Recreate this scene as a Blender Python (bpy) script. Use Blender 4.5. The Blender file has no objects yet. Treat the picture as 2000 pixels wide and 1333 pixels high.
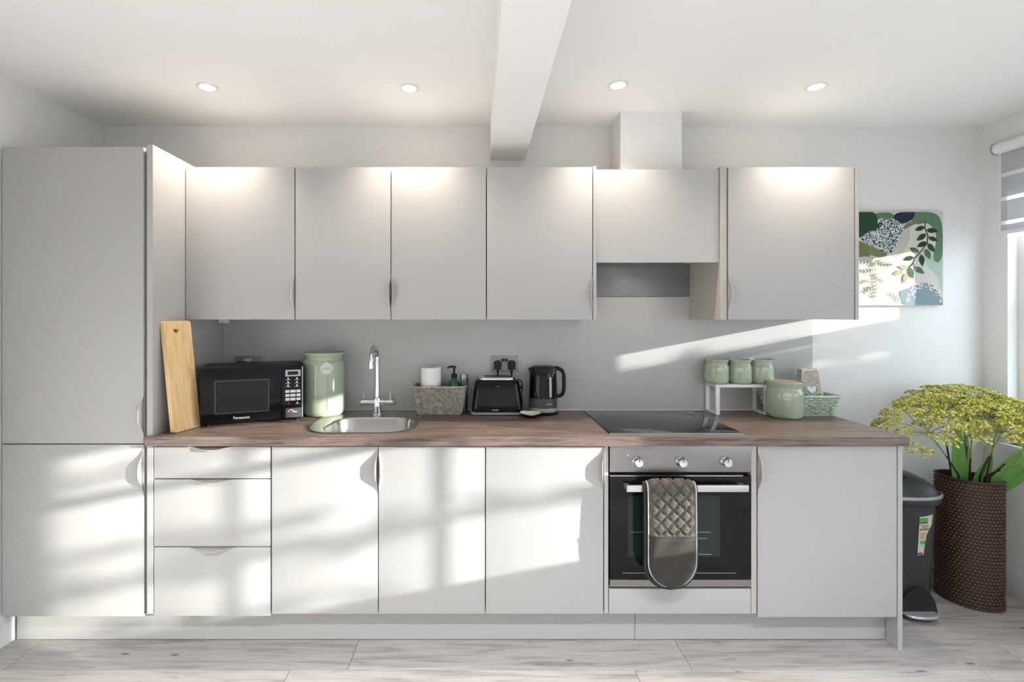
import bpy, bmesh, math, random
from mathutils import Vector, Matrix
random.seed(7)
PI = math.pi
SC = bpy.context.scene
COL = SC.collection

# ------------------------------------------------------------------ camera
CAM_H, CAM_D, FPX, VPX, VPY = 1.413, 2.697, 971.0, 935.0, 620.0
cd = bpy.data.cameras.new('camera')
cd.sensor_fit = 'HORIZONTAL'; cd.sensor_width = 36.0
cd.lens = FPX / 2000 * 36
cd.shift_x = (1000 - VPX) / 2000
cd.shift_y = -(666.5 - VPY) / 2000
cd.clip_start = 0.02
cam = bpy.data.objects.new('camera', cd); COL.objects.link(cam)
cam.location = (0, -CAM_D, CAM_H); cam.rotation_euler = (PI/2, 0, 0)
SC.camera = cam

# ------------------------------------------------------------------ world, sun, exposure
SC.view_settings.view_transform = 'Standard'
SC.view_settings.look = 'None'
SC.view_settings.gamma = 1.0
SC.view_settings.use_curve_mapping = False
SC.view_settings.exposure = 1.05
w = bpy.data.worlds.new('world'); SC.world = w; w.use_nodes = True
bg = w.node_tree.nodes['Background']
bg.inputs[0].default_value = (0.78, 0.88, 1.0, 1); bg.inputs[1].default_value = 3.4
SUN_DIR = Vector((-3.0, 1.0, -0.57))
sd = bpy.data.lights.new('sun', 'SUN'); sd.energy = 7.0; sd.angle = math.radians(0.55); sd.color = (1.0, 0.94, 0.85)
sun = bpy.data.objects.new('sun', sd); COL.objects.link(sun)
sun.rotation_euler = SUN_DIR.to_track_quat('-Z', 'Y').to_euler(); sun.location = (6, -4, 3)

# ------------------------------------------------------------------ materials
def lin(c):
    if isinstance(c, str):
        c = [int(c[i:i+2], 16)/255 for i in (1, 3, 5)]
        c = [x/12.92 if x <= .04045 else ((x+.055)/1.055)**2.4 for x in c]
    return (c[0], c[1], c[2], 1)
MATS = {}
def mat(name, color, rough=.5, metal=0., spec=.5, coat=0., alpha=None, trans=0., bump=None, ior=1.45, sheen=0.):
    m = bpy.data.materials.new(name); m.use_nodes = True
    nt = m.node_tree; p = nt.nodes['Principled BSDF']
    p.inputs['Base Color'].default_value = lin(color); p.inputs['Roughness'].default_value = rough
    p.inputs['Metallic'].default_value = metal; p.inputs['Specular IOR Level'].default_value = spec
    p.inputs['Coat Weight'].default_value = coat; p.inputs['IOR'].default_value = ior
    p.inputs['Transmission Weight'].default_value = trans
    if sheen: p.inputs['Sheen Weight'].default_value = sheen
    if bump:                                                    # (scale, strength, stretch)
        tc = nt.nodes.new('ShaderNodeTexCoord'); mp = nt.nodes.new('ShaderNodeMapping'); nz = nt.nodes.new('ShaderNodeTexNoise')
        bp = nt.nodes.new('ShaderNodeBump'); mp.inputs['Scale'].default_value = bump[2] if len(bump) > 2 else (1, 1, 1)
        nz.inputs['Scale'].default_value = bump[0]; nz.inputs['Detail'].default_value = 4
        bp.inputs['Strength'].default_value = bump[1]; bp.inputs['Distance'].default_value = .002
        nt.links.new(tc.outputs['Object'], mp.inputs[0]); nt.links.new(mp.outputs[0], nz.inputs['Vector'])
        nt.links.new(nz.outputs[0], bp.inputs['Height']); nt.links.new(bp.outputs[0], p.inputs['Normal'])
    MATS[name] = m
    return m
def ramp_mat(name, cols, scale, stretch, rough=.5, spec=.4, bump=.15, detail=6, rnd=0., distort=.6, knots=None, coords='Object'):
    """wood-like: stretched noise through a colour ramp, offset per object"""
    m = mat(name, cols[0][1], rough, spec=spec); nt = m.node_tree; p = nt.nodes['Principled BSDF']; L = nt.links.new
    tc = nt.nodes.new('ShaderNodeTexCoord'); mp = nt.nodes.new('ShaderNodeMapping'); mp.inputs['Scale'].default_value = stretch
    oi = nt.nodes.new('ShaderNodeObjectInfo')
    sc_ = nt.nodes.new('ShaderNodeVectorMath'); sc_.operation = 'SCALE'; sc_.inputs['Scale'].default_value = 37.0 if rnd else 0.0
    cx = nt.nodes.new('ShaderNodeCombineXYZ')
    for i in range(3): L(oi.outputs['Random'], cx.inputs[i])
    L(cx.outputs[0], sc_.inputs[0])
    ad = nt.nodes.new('ShaderNodeVectorMath'); L(tc.outputs[coords], ad.inputs[0]); L(sc_.outputs[0], ad.inputs[1])
    L(ad.outputs[0], mp.inputs[0])
    nz = nt.nodes.new('ShaderNodeTexNoise'); nz.inputs['Scale'].default_value = scale; nz.inputs['Detail'].default_value = detail
    nz.inputs['Roughness'].default_value = .62; nz.inputs['Distortion'].default_value = distort
    L(mp.outputs[0], nz.inputs['Vector'])
    cr = nt.nodes.new('ShaderNodeValToRGB'); e = cr.color_ramp.elements
    e[0].position, e[0].color = cols[0][0], lin(cols[0][1]); e[1].position, e[1].color = cols[-1][0], lin(cols[-1][1])
    for pos, c in cols[1:-1]:
        x = e.new(pos); x.color = lin(c)
    L(nz.outputs[0], cr.inputs[0])
    out = cr.outputs[0]
    if rnd:
        mr = nt.nodes.new('ShaderNodeMapRange'); mr.inputs['To Min'].default_value = 1-rnd; mr.inputs['To Max'].default_value = 1+rnd
        L(oi.outputs['Random'], mr.inputs[0])
        hv = nt.nodes.new('ShaderNodeHueSaturation'); L(mr.outputs[0], hv.inputs['Value']); L(out, hv.inputs['Color']); out = hv.outputs[0]
    if knots:
        vo = nt.nodes.new('ShaderNodeTexVoronoi'); vo.inputs['Scale'].default_value = knots[0]
        mk = nt.nodes.new('ShaderNodeMapping'); mk.inputs['Scale'].default_value = knots[1]; L(ad.outputs[0], mk.inputs[0]); L(mk.outputs[0], vo.inputs['Vector'])
        kr = nt.nodes.new('ShaderNodeValToRGB'); kr.color_ramp.elements[0].position = .03; kr.color_ramp.elements[0].color = lin(knots[2]); kr.color_ramp.elements[1].position = .11; kr.color_ramp.elements[1].color = (1, 1, 1, 1)
        L(vo.outputs['Distance'], kr.inputs[0])
        mx = nt.nodes.new('ShaderNodeMix'); mx.data_type = 'RGBA'; mx.blend_type = 'MULTIPLY'; mx.inputs[0].default_value = .75
        L(out, mx.inputs[6]); L(kr.outputs[0], mx.inputs[7]); out = mx.outputs[2]
    L(out, p.inputs['Base Color'])
    bp = nt.nodes.new('ShaderNodeBump'); bp.inputs['Strength'].default_value = bump; bp.inputs['Distance'].default_value = .0015
    L(nz.outputs[0], bp.inputs['Height']); L(bp.outputs[0], p.inputs['Normal'])
    return m
def emis(name, color, strength):
    m = bpy.data.materials.new(name); m.use_nodes = True; p = m.node_tree.nodes['Principled BSDF']
    p.inputs['Base Color'].default_value = lin(color); p.inputs['Emission Color'].default_value = lin(color); p.inputs['Emission Strength'].default_value = strength
    MATS[name] = m
def clear_glass(name, tint, gloss=.07):
    m = bpy.data.materials.new(name); m.use_nodes = True; nt = m.node_tree; nt.nodes.clear(); L = nt.links.new
    o = nt.nodes.new('ShaderNodeOutputMaterial'); t = nt.nodes.new('ShaderNodeBsdfTransparent'); g = nt.nodes.new('ShaderNodeBsdfGlossy')
    t.inputs[0].default_value = lin(tint); g.inputs['Roughness'].default_value = .03
    mx = nt.nodes.new('ShaderNodeMixShader'); mx.inputs[0].default_value = gloss
    L(t.outputs[0], mx.inputs[1]); L(g.outputs[0], mx.inputs[2]); L(mx.outputs[0], o.inputs[0]); MATS[name] = m
def cloth(name, color, translucent):
    m = bpy.data.materials.new(name); m.use_nodes = True; nt = m.node_tree; nt.nodes.clear(); L = nt.links.new
    o = nt.nodes.new('ShaderNodeOutputMaterial'); d = nt.nodes.new('ShaderNodeBsdfDiffuse'); t = nt.nodes.new('ShaderNodeBsdfTranslucent')
    d.inputs[0].default_value = lin(color); t.inputs[0].default_value = lin(color)
    mx = nt.nodes.new('ShaderNodeMixShader'); mx.inputs[0].default_value = translucent
    L(d.outputs[0], mx.inputs[1]); L(t.outputs[0], mx.inputs[2]); L(mx.outputs[0], o.inputs[0]); MATS[name] = m

mat('wall', (.78, .775, .765), .75, spec=.2, bump=(180, .05))
mat('ceiling', (.90, .895, .885), .85, spec=.1)
mat('white_trim', (.80, .80, .80), .35)
mat('cabinet', (.44, .43, .42), .42, spec=.35)
mat('carcass', (.58, .565, .55), .5, spec=.3)
mat('filler', (.46, .43, .39), .5, spec=.3)
mat('splash', (.47, .465, .455), .36, spec=.5, bump=(6, .01))
mat('hood_shade', (.20, .205, .215), .4, .3)
mat('silicone', (.8, .8, .8), .4)
ramp_mat('worktop', [(.24, '#3f3531'), (.42, '#65574f'), (.58, '#84736a'), (.76, '#54473f')], 3.2, (1.5, 26, 26), .36, .4, .15, knots=None)
ramp_mat('floor_wood', [(.24, '#77716d'), (.42, '#a09a96'), (.58, '#b3adaa'), (.78, '#8a8480')], 2.8, (1.0, 13, 13), .42, .35, .12, rnd=.07, knots=(7, (.6, 1.6, 1), '#5d5651'))
mat('floor_gap', '#6d6762', .8)
mat('steel', (.56, .55, .54), .28, 1.0, bump=(60, .05, (1, 40, 40)))
mat('socket_steel', (.30, .29, .27), .45, .6)
mat('chrome', (.75, .75, .76), .07, 1.0)
mat('handle_metal', (.62, .60, .58), .38, .9)
mat('black_gloss', (.005, .005, .006), .08, spec=.28)
mat('black_glass', (.008, .008, .009), .05, spec=.25)
mat('hob_glass', (.010, .010, .012), .07, spec=.55)
mat('oven_window', (.014, .022, .023), .06, spec=.4)
mat('microwave_window', (.010, .011, .011), .12, spec=.25)
mat('black_plastic', (.010, .010, .011), .4, spec=.3)
mat('bin_plastic', (.026, .028, .031), .36)
mat('oven_steel', (.27, .26, .255), .36, .85, bump=(60, .05, (1, 40, 40)))
mat('sink_steel', (.44, .43, .41), .22, 1.0)
mat('grey_plastic', (.06, .063, .068), .33)
mat('silver_paint', (.42, .43, .45), .3, .5)
mat('display', (.10, .10, .12), .2)
mat('print_white', (.78, .78, .78), .5)
mat('print_red', (.5, .06, .06), .5)
mat('print_grey', (.30, .31, .29), .5)
mat('dark_slot', (.01, .01, .01), .7)
ramp_mat('bamboo', [(.25, '#cfa56d'), (.5, '#e3c08e'), (.75, '#eed5ab')], 3.0, (22, 22, 1.2), .45, .35, .06)
mat('sage', (.40, .465, .345), .16, spec=.5, coat=.5, bump=(4, .05))
mat('sage_tag', (.60, .65, .56), .3)
mat('satin_silver', (.62, .62, .64), .38, .6)
mat('jar_inside', (.63, .58, .47), .5)
ramp_mat('lid_wood', [(.3, '#d9bb93'), (.7, '#ecd8b8')], 4, (2, 20, 2), .5)
ramp_mat('wicker_grey', [(.3, '#7d756e'), (.5, '#aaa29a'), (.7, '#cbc4bb')], 60, (1, 1, 1), .75, .2, .4)
ramp_mat('wicker_green', [(.3, '#9cb39c'), (.5, '#c2d2c0'), (.7, '#dbe6d9')], 60, (1, 1, 1), .6, .3, .4)
ramp_mat('wicker_white', [(.3, '#bdb5aa'), (.5, '#dcd5ca'), (.7, '#efeae2')], 60, (1, 1, 1), .75, .2, .4)
mat('paper', (.86, .85, .83), .9, spec=.1, bump=(120, .3))
mat('card', (.45, .36, .27), .8)
mat('soap_green', (.01, .09, .05), .12, spec=.5, coat=.3)
clear_glass('clear_plastic', '#dfe6ea', .16)
mat('sponge', (.02, .10, .06), .9, bump=(90, .8))
mat('cream_glaze', (.74, .73, .60), .2)
mat('rack_white', (.84, .84, .84), .3)
mat('quilt', (.085, .074, .063), .7, spec=.2, sheen=.3, bump=(160, .4))
mat('velvet', (.034, .029, .024), .85, spec=.1, sheen=.4, bump=(90, .5))
mat('mitt_black', (.012, .012, .013), .6)
mat('piping', (.50, .50, .50), .5)
mat('vase_dark', '#33231e', .5)
mat('vase_light', '#5c443a', .45)
mat('vase_rim', '#4a342c', .5)
mat('stem_dark', '#2b2226', .5)
mat('stem_green', '#8a9150', .6)
mat('ray_green', '#9aa16a', .6)
mat('bloom_a', '#b3b04a', .8, spec=.1)
mat('bloom_b', '#cfcf86', .8, spec=.1)
mat('bloom_c', '#8f8f36', .8, spec=.1)
cloth('leaf', '#7fb464', .4)
cloth('blind_band', '#c9cbd0', .25)
cloth('blind_sheer', '#f2f2f0', .55)
clear_glass('window_glass', '#f4f8fa', .06)
emis('lamp_lens', '#fff3e0', 14)
mat('pave', (.38, .375, .36), .9)
mat('bark', '#5a4a3c', .9)
mat('tree_leaf', '#5f7a3c', .7, spec=.2)

# ------------------------------------------------------------------ mesh building helpers
def S(y): return FPX / (CAM_D + y)               # pixels per metre at depth y
def PX(px, y): return (px - VPX) / S(y)
def PZ(py, y): return CAM_H + (VPY - py) / S(y)

class MB:
    def __init__(s): s.v = []; s.f = []; s.mi = []; s.m = 0
    def add(s, vs, fs):
        o = len(s.v); s.v += [tuple(v) for v in vs]
        for f in fs: s.f.append([i + o for i in f]); s.mi.append(s.m)
        return s
    def box(s, x0, x1, y0, y1, z0, z1, bev=0.):
        if bev <= 0:
            vs = [(x, y, z) for z in (z0, z1) for y in (y0, y1) for x in (x0, x1)]
            return s.add(vs, [(0, 2, 3, 1), (4, 5, 7, 6), (0, 1, 5, 4), (2, 6, 7, 3), (0, 4, 6, 2), (1, 3, 7, 5)])
        bm = bmesh.new()
        bmesh.ops.create_cube(bm, size=1, matrix=Matrix.Translation(((x0+x1)/2, (y0+y1)/2, (z0+z1)/2)) @ Matrix.Diagonal((abs(x1-x0), abs(y1-y0), abs(z1-z0), 1)))
        bmesh.ops.bevel(bm, geom=bm.edges[:], offset=bev, segments=2, affect='EDGES', profile=.6)
        bm.verts.ensure_lookup_table(); bm.verts.index_update()
        s.add([v.co[:] for v in bm.verts], [[v.index for v in f.verts] for f in bm.faces]); bm.free()
        return s
    def loft(s, rings, cap0=True, cap1=True, closed=True):
        n = len(rings[0]); vs = [p for r in rings for p in r]; fs = []
        for i in range(len(rings)-1):
            for j in range(n if closed else n-1):
                k = (j+1) % n
                fs.append((i*n+j, i*n+k, (i+1)*n+k, (i+1)*n+j))
        if cap0: fs.append(tuple(reversed(range(n))))
        if cap1: fs.append(tuple(range((len(rings)-1)*n, len(rings)*n)))
        return s.add(vs, fs)
    def lathe(s, prof, c=(0, 0, 0), seg=32, axis='z', cap0=True, cap1=True):
        rings = []
        for r, h in prof:
            ring = []
            for k in range(seg):
                a = 2*PI*k/seg; x, y = r*math.cos(a), r*math.sin(a)
                p = {'z': (x, y, h), 'y': (x, -h, y), 'x': (h, x, y)}[axis]
                ring.append((p[0]+c[0], p[1]+c[1], p[2]+c[2]))
            rings.append(ring)
        return s.loft(rings, cap0, cap1)
    def tube(s, pts, r, seg=8, caps=True):
        pts = [Vector(p) for p in pts]; rings = []
        rr = r if isinstance(r, (list, tuple)) else [r]*len(pts)
        up = None
        for i, p in enumerate(pts):
            a = pts[max(i-1, 0)]; b = pts[min(i+1, len(pts)-1)]
            t = (b-a).normalized()
            if up is None:
                up = Vector((0, 0, 1)) if abs(t.z) < .9 else Vector((1, 0, 0))
            u = (up - t*up.dot(t))
            u = u.normalized() if u.length > 1e-6 else t.orthogonal().normalized()
            up = u; v = t.cross(u)
            rings.append([tuple(p + rr[i]*(math.cos(2*PI*k/seg)*u + math.sin(2*PI*k/seg)*v)) for k in range(seg)])
        return s.loft(rings, caps, caps)
    def prism(s, poly, d0, d1, plane='xz'):
        f = {'xz': lambda p, d: (p[0], d, p[1]), 'xy': lambda p, d: (p[0], p[1], d), 'yz': lambda p, d: (d, p[0], p[1])}[plane]
        n = len(poly); vs = [f(p, d0) for p in poly] + [f(p, d1) for p in poly]
        fs = [tuple(range(n)), tuple(reversed(range(n, 2*n)))] + [(i, (i+1) % n, n+(i+1) % n, n+i) for i in range(n)]
        return s.add(vs, fs)
    def xform(s, M):
        s.v = [tuple(M @ Vector(v)) for v in s.v]; return s

def arcpts(c, r, a0, a1, n, f):
    return [f(c[0]+r*math.cos(a0+(a1-a0)*i/n), c[1]+r*math.sin(a0+(a1-a0)*i/n)) for i in range(n+1)]
def rrect(x0, x1, y0, y1, r, n=6):
    out = []
    for cx, cy, a in ((x1-r, y1-r, 0), (x0+r, y1-r, PI/2), (x0+r, y0+r, PI), (x1-r, y0+r, 1.5*PI)):
        for k in range(n+1):
            t = a + PI/2*k/n; out.append((cx+r*math.cos(t), cy+r*math.sin(t)))
    return out
def smoothstep(t): t = max(0, min(1, t)); return t*t*(3-2*t)

def empty(name, loc=(0, 0, 0), rz=0):
    o = bpy.data.objects.new(name, None); COL.objects.link(o); o.location = loc; o.rotation_euler = (0, 0, rz)
    o.empty_display_size = .05
    return o
def world_loc(o):
    v = Vector((0, 0, 0))
    while o: v += o.location; o = o.parent
    return v
def obj(name, mb, m, parent=None, smooth=None, local=False, label=None, kind=None):
    me = bpy.data.meshes.new(name); vs = mb.v
    off = Vector((0, 0, 0))
    if parent is not None and not local:
        off = world_loc(parent); vs = [tuple(Vector(v)-off) for v in vs]
    me.from_pydata(vs, [], mb.f)
    ml = m if isinstance(m, (list, tuple)) else [m]
    for x in ml: me.materials.append(MATS[x])
    if len(ml) > 1: me.polygons.foreach_set('material_index', mb.mi)
    bm = bmesh.new(); bm.from_mesh(me); bmesh.ops.recalc_face_normals(bm, faces=bm.faces); bm.to_mesh(me); bm.free()
    if smooth:
        me.polygons.foreach_set('use_smooth', [True]*len(me.polygons)); me.set_sharp_from_angle(angle=math.radians(smooth))
    o = bpy.data.objects.new(name, me); COL.objects.link(o); o.parent = parent
    if label: o['label'] = label
    if kind: o['kind'] = kind
    return o
def tag(o, label, cat, group=None):
    o['label'] = label; o['category'] = cat
    if group: o['group'] = group
    return o
def struct(o): o['kind'] = 'structure'; return o
def text(name, s, size, loc, rot, m, parent, depth=.0004, spacing=1.0, align='CENTER', shear=0.):
    cu = bpy.data.curves.new(name, 'FONT'); cu.body = s; cu.size = size; cu.align_x = align; cu.align_y = 'CENTER'; cu.extrude = depth
    cu.space_character = spacing; cu.shear = shear; cu.resolution_u = 3
    t = bpy.data.objects.new(name+'_tmp', cu); COL.objects.link(t)
    dg = bpy.context.evaluated_depsgraph_get(); me = bpy.data.meshes.new_from_object(t.evaluated_get(dg))
    bpy.data.objects.remove(t); me.materials.clear(); me.materials.append(MATS[m])
    o = bpy.data.objects.new(name, me); COL.objects.link(o); o.parent = parent; o.location = loc; o.rotation_euler = rot
    return o

# ------------------------------------------------------------------ room shell
XL, XR, YB, YF, ZC = -2.035, 2.736, 0.0, -4.7, 2.449
fl = struct(obj('floor', MB().box(XL-.2, XR+.2, YF-.2, .2, -.06, -.009), 'floor_gap'))
plw, row = .187, 0
y1 = YB + .042
stag = [.25, 1.02, .55, 1.25, .1, .8]
plank_meshes = {}
while y1 > YF:
    y0 = y1 - plw; x = XL - stag[row % 6]
    while x < XR:
        x0, x1_ = max(x, XL), min(x + 1.38, XR)
        if x1_ - x0 > .02:
            ln, wd0, wd1 = round(x1_-x0, 4), max(y0, YF), min(y1, YB)
            key = (ln, round(wd1-wd0, 4))
            if key not in plank_meshes:
                o = obj('plank', MB().box(.0008, ln-.0008, .0008, key[1]-.0008, -.009, 0, .0012), 'floor_wood', fl, local=True)
                plank_meshes[key] = o.data
            else:
                o = bpy.data.objects.new('plank', plank_meshes[key]); COL.objects.link(o); o.parent = fl
            o.location = (x0, wd0, 0)
        x += 1.38
    y1 = y0; row += 1
struct(obj('wall_back', MB().box(XL-.2, XR+.2, YB, YB+.2, -.06, ZC+.1), 'wall'))
struct(obj('wall_left', MB().box(XL-.2, XL, YF-.2, YB, -.06, ZC+.1), 'wall'))
struct(obj('ceiling', MB().box(XL-.2, XR+.3, YF-.2, .2, ZC, ZC+.15), 'ceiling'))
# right wall with two sash window openings and an added unseen one
W1 = (-.775, -.125, .76, 2.16); W2 = (-2.20, -1.255, .76, 2.16); W4 = (-4.45, -2.75, .79, 2.16)
TH = .15
rw = MB()
def wall_with_holes(mb, holes, a0, a1, z0, z1, boxf):
    c = a0
    for h0, h1, hz0, hz1 in sorted(holes):
        boxf(mb, c, h0, z0, z1); boxf(mb, h0, h1, z0, hz0); boxf(mb, h0, h1, hz1, z1); c = h1
    boxf(mb, c, a1, z0, z1)
wall_with_holes(rw, [W1, W2, W4], YF-.2, YB, -.06, ZC+.1, lambda mb, a, b, c, d: mb.box(XR, XR+TH, a, b, c, d))
struct(obj('wall_right', rw, 'wall'))
struct(obj('wall_front', MB().box(XL-.2, XR+.2, YF-.15, YF, -.06, ZC+.1), 'wall'))
# skirting boards
def skirt(name, mb): struct(obj(name, mb, 'white_trim', smooth=30))
skirt('baseboard_right', MB().box(XR-.016, XR, YF, YB-.016, 0, .125, .004))
skirt('baseboard_back', MB().box(1.83, XR, YB-.016, YB, 0, .125, .004))
skirt('baseboard_left', MB().box(XL, XL+.014, YF, -.60, 0, .125, .004))
skirt('baseboard_front', MB().box(XL+.016, XR-.016, YF, YF+.016, 0, .125, .004))
# ceiling beam and duct boxing
struct(obj('ceiling_beam', MB().box(.062, .25, YF, YB, 2.263, ZC+.02, .002), 'ceiling'))
struct(obj('trim_1', MB().box(.712, 1.02, -.2, YB, 2.105, ZC+.02, .0015), 'wall'))
# sash windows
def sash_window(name, W, vbars, rail):
    a, b, z0, z1 = W; x0 = XR + .055
    r = empty(name, (XR+.06, (a+b)/2, z0)); struct(r)
    fr = MB().box(x0, x0+.085, a, a+.03, z0, z1).box(x0, x0+.085, b-.03, b, z0, z1).box(x0, x0+.085, a+.03, b-.03, z1-.035, z1).box(x0, x0+.085, a+.03, b-.03, z0, z0+.035)
    obj('window_frame', fr, 'white_trim', r)
    for (s0, s1, xx) in ((z0+.035, rail+.018, x0+.012), (rail-.018, z1-.035, x0+.048)):
        sh = MB().box(xx, xx+.034, a+.03, b-.03, s0, s0+.036).box(xx, xx+.034, a+.03, b-.03, s1-.036, s1)
        sh.box(xx, xx+.034, a+.03, a+.062, s0+.036, s1-.036).box(xx, xx+.034, b-.062, b-.03, s0+.036, s1-.036)
        so = obj('sash', sh, 'white_trim', r)
        for k in range(vbars):
            y = a+.03 + (b-a-.06)*(k+1)/(vbars+1)
            obj('glazing_bar', MB().box(xx+.004, xx+.030, y-.011, y+.011, s0+.036, s1-.036), 'white_trim', so)
        obj('pane', MB().box(xx+.015, xx+.019, a+.05, b-.05, s0+.02, s1-.02), 'window_glass', so)
    obj('window_sill', MB().box(XR-.03, x0, a-.04, b+.04 if b < -.2 else b+.02, z0-.03, z0, .004), 'white_trim', r)
sash_window('window_1', W1, 0, 1.487)
sash_window('window_2', W2, 2, 1.49)
sash_window('added_window', W4, 3, 1.485)  # added behind the camera to let in more daylight from the right
struct(obj('ground', MB().box(-30, 40, -40, 30, -.5, -.4), 'pave'))

# garden tree and shrub outside the windows; the low sun comes through them
tr_ = random.Random(5)
def garden_plant(name, label, cat, trunk, limbs, r0):
    t = tag(empty(name, trunk[0]), label, cat)
    obj('trunk', MB().tube(trunk, [r0*(1-.5*i/len(trunk)) for i in range(len(trunk))], 8), 'bark', t, smooth=60)
    lf = MB()
    for p0, p1, n, rad, size in limbs:
        p0, p1 = Vector(p0), Vector(p1)
        obj('branch', MB().tube([p0, p0.lerp(p1, .5)+Vector((0, 0, .02)), p1], [.016, .012, .006], 6), 'bark', t, smooth=60)
        for _ in range(n):
            c = p0.lerp(p1, tr_.random()) + Vector((tr_.gauss(0, rad), tr_.gauss(0, rad), tr_.gauss(0, rad*.6)))
            a = Vector((tr_.uniform(-1, 1), tr_.uniform(-1, 1), tr_.uniform(-1, 1))).normalized(); b = a.orthogonal().normalized()
            s_ = size*tr_.uniform(.7, 1.3)
            lf.add([c-a*s_, c+b*s_*.45, c+a*s_, c-b*s_*.45], [(0, 1, 2, 3)])
    obj('foliage', lf, 'tree_leaf', t, kind='stuff')
garden_plant('garden_tree', 'leafy garden tree outside the window nearer the viewer', 'tree', [(6.6, -3.75, -.4), (6.58, -3.72, .6), (6.55, -3.68, 1.6), (6.5, -3.6, 2.3)],
    [((6.55, -3.66, 1.80), (6.55, -2.55, 1.83), 110, .045, .05), ((6.55, -3.6, 1.95), (6.5, -3.0, 1.93), 60, .05, .05),
     ((6.5, -3.6, 2.25), (6.6, -2.9, 2.30), 25, .07, .05), ((6.6, -3.65, 1.45), (6.5, -2.9, 1.62), 30, .07, .05)], .05)
garden_plant('garden_shrub', 'dense clipped shrub outside the window by the corner', 'shrub', [(6.6, -1.75, -.4), (6.6, -1.72, .3), (6.58, -1.7, .9), (6.55, -1.7, 1.5)],
    [((6.55, -2.15, z), (6.55, -1.25, z+.03), 260, .07, .06) for z in (1.5, 1.65, 1.8, 1.95, 2.10)], .04)

# ------------------------------------------------------------------ kitchen units
YD = -.585           # base door front plane
YU = -.357           # wall door front plane
def bell(t):
    u = abs(2*t-1)
    return 1. if u < .16 else .5+.5*math.cos(PI*(u-.16)/.84)
def edge_pull(door, p0, p1, inward, out=.021, lean=.009):
    """thin bell-shaped metal lip standing on a door edge, from p0 to p1; inward = unit vector to the door middle"""
    p0, p1, inward = Vector(p0), Vector(p1), Vector(inward); n = 26; rings = []
    along = (p1-p0).normalized()
    for i in range(n+1):
        t = i/n; b = p0.lerp(p1, t); k = bell(t)
        tip = b + Vector((0, -1, 0))*(.0012+out*k) + inward*lean*k*k
        th = inward*.0016
        mid = b + Vector((0, -1, 0))*(.0012+out*k)*.55 + inward*lean*k*k*.2
        rings.append([tuple(b+Vector((0, .004, 0))), tuple(mid), tuple(tip), tuple(tip+th), tuple(mid+th), tuple(b+Vector((0, .004, 0))+th)])
    return obj('handle', MB().loft(rings), 'handle_metal', door, smooth=35, label='bell-shaped satin metal edge pull')
def door(parent, x0, x1, z0, z1, yf, name='door', th=.018):
    return obj(name, MB().box(x0, x1, yf, yf+th, z0, z1, .0013), 'cabinet', parent, smooth=30)

# tall fridge housing
t = tag(empty('tall_cabinet', (-1.73, -.3, 0)), 'full-height grey two-door cabinet against the left wall', 'cabinet')
obj('carcass', MB().box(-2.026, -1.417, YD+.02, -.004, .155, 2.137), 'carcass', t)
obj('side_panel', MB().box(-1.408, -1.383, YD-.002, -.004, .152, 2.146, .001), 'cabinet', t)
d = door(t, -2.024, -1.424, .876, 2.137, YD)
edge_pull(d, (-1.424, YD, .905), (-1.424, YD, 1.085), (-1, 0, 0))
d = door(t, -2.024, -1.424, .141, .871, YD)
edge_pull(d, (-1.424, YD, .862), (-1.424, YD, .655), (-1, 0, 0))
# drawer unit
t = tag(empty('drawer_unit', (-1.13, -.3, .15)), 'grey base unit with three drawers beside the tall cabinet', 'drawer unit')
obj('carcass', MB().box(-1.381, -.884, YD+.02, -.02, .152, .868), 'carcass', t)
for z0, z1 in ((.728, .862), (.439, .723), (.143, .434)):
    d = door(t, -1.379, -.886, z0, z1, YD, 'drawer')
    edge_pull(d, (-1.235, YD, z1), (-1.03, YD, z1), (0, 0, -1))
# sink unit
t = tag(empty('sink_cabinet', (-.43, -.3, .15)), 'grey double-door base cabinet under the sink', 'cabinet')
obj('carcass', MB().box(-.881, -.8632, YD+.02, -.02, .152, .868).box(.0102, .028, YD+.02, -.02, .152, .868).box(-.863, .010, YD+.02, -.02, .152, .17).box(-.863, .010, -.04, -.02, .17, .868), 'carcass', t)
for x0, x1, xe, inw in ((-.879, -.4285, -.4285, -1), (-.4245, .026, -.4245, 1)):
    d = door(t, x0, x1, .152, .862, YD)
    edge_pull(d, (xe, YD, .862), (xe, YD, .665), (inw, 0, 0))
# single base unit left of the oven
t = tag(empty('base_cabinet', (.28, -.3, .15)), 'grey single-door base cabinet between the sink cabinet and the oven', 'cabinet')
obj('carcass', MB().box(.030, .531, YD+.02, -.02, .152, .868), 'carcass', t)
d = door(t, .031, .529, .152, .862, YD)
edge_pull(d, (.529, YD, .862), (.529, YD, .665), (-1, 0, 0))
# oven housing
t = tag(empty('oven_housing', (.855, -.3, .15)), 'grey built-in housing with a plain panel under the oven', 'cabinet')
obj('side_panel', MB().box(.534, .551, YD+.002, -.02, .152, .868, .001), 'cabinet', t)
obj('side_panel', MB().box(1.159, 1.181, YD+.002, -.02, .152, .868, .001), 'filler', t)
obj('shelf', MB().box(.552, 1.158, YD+.03, -.02, .245, .262), 'carcass', t)
obj('lower_panel', MB().box(.554, 1.156, YD, YD+.018, .152, .258, .0013), 'cabinet', t, smooth=30)
# right base unit with end panel
t = tag(empty('base_cabinet', (1.49, -.3, .15)), 'grey single-door base cabinet at the right end of the run, beside the pedal bin', 'cabinet')
obj('carcass', MB().box(1.184, 1.777, YD+.02, -.02, .155, .868), 'carcass', t)
d = door(t, 1.186, 1.776, .138, .864, YD)
edge_pull(d, (1.186, YD, .862), (1.186, YD, .665), (1, 0, 0))
obj('end_panel', MB().box(1.779, 1.799, YD-.002, -.004, 0, .869, .001), 'cabinet', t)
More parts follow.
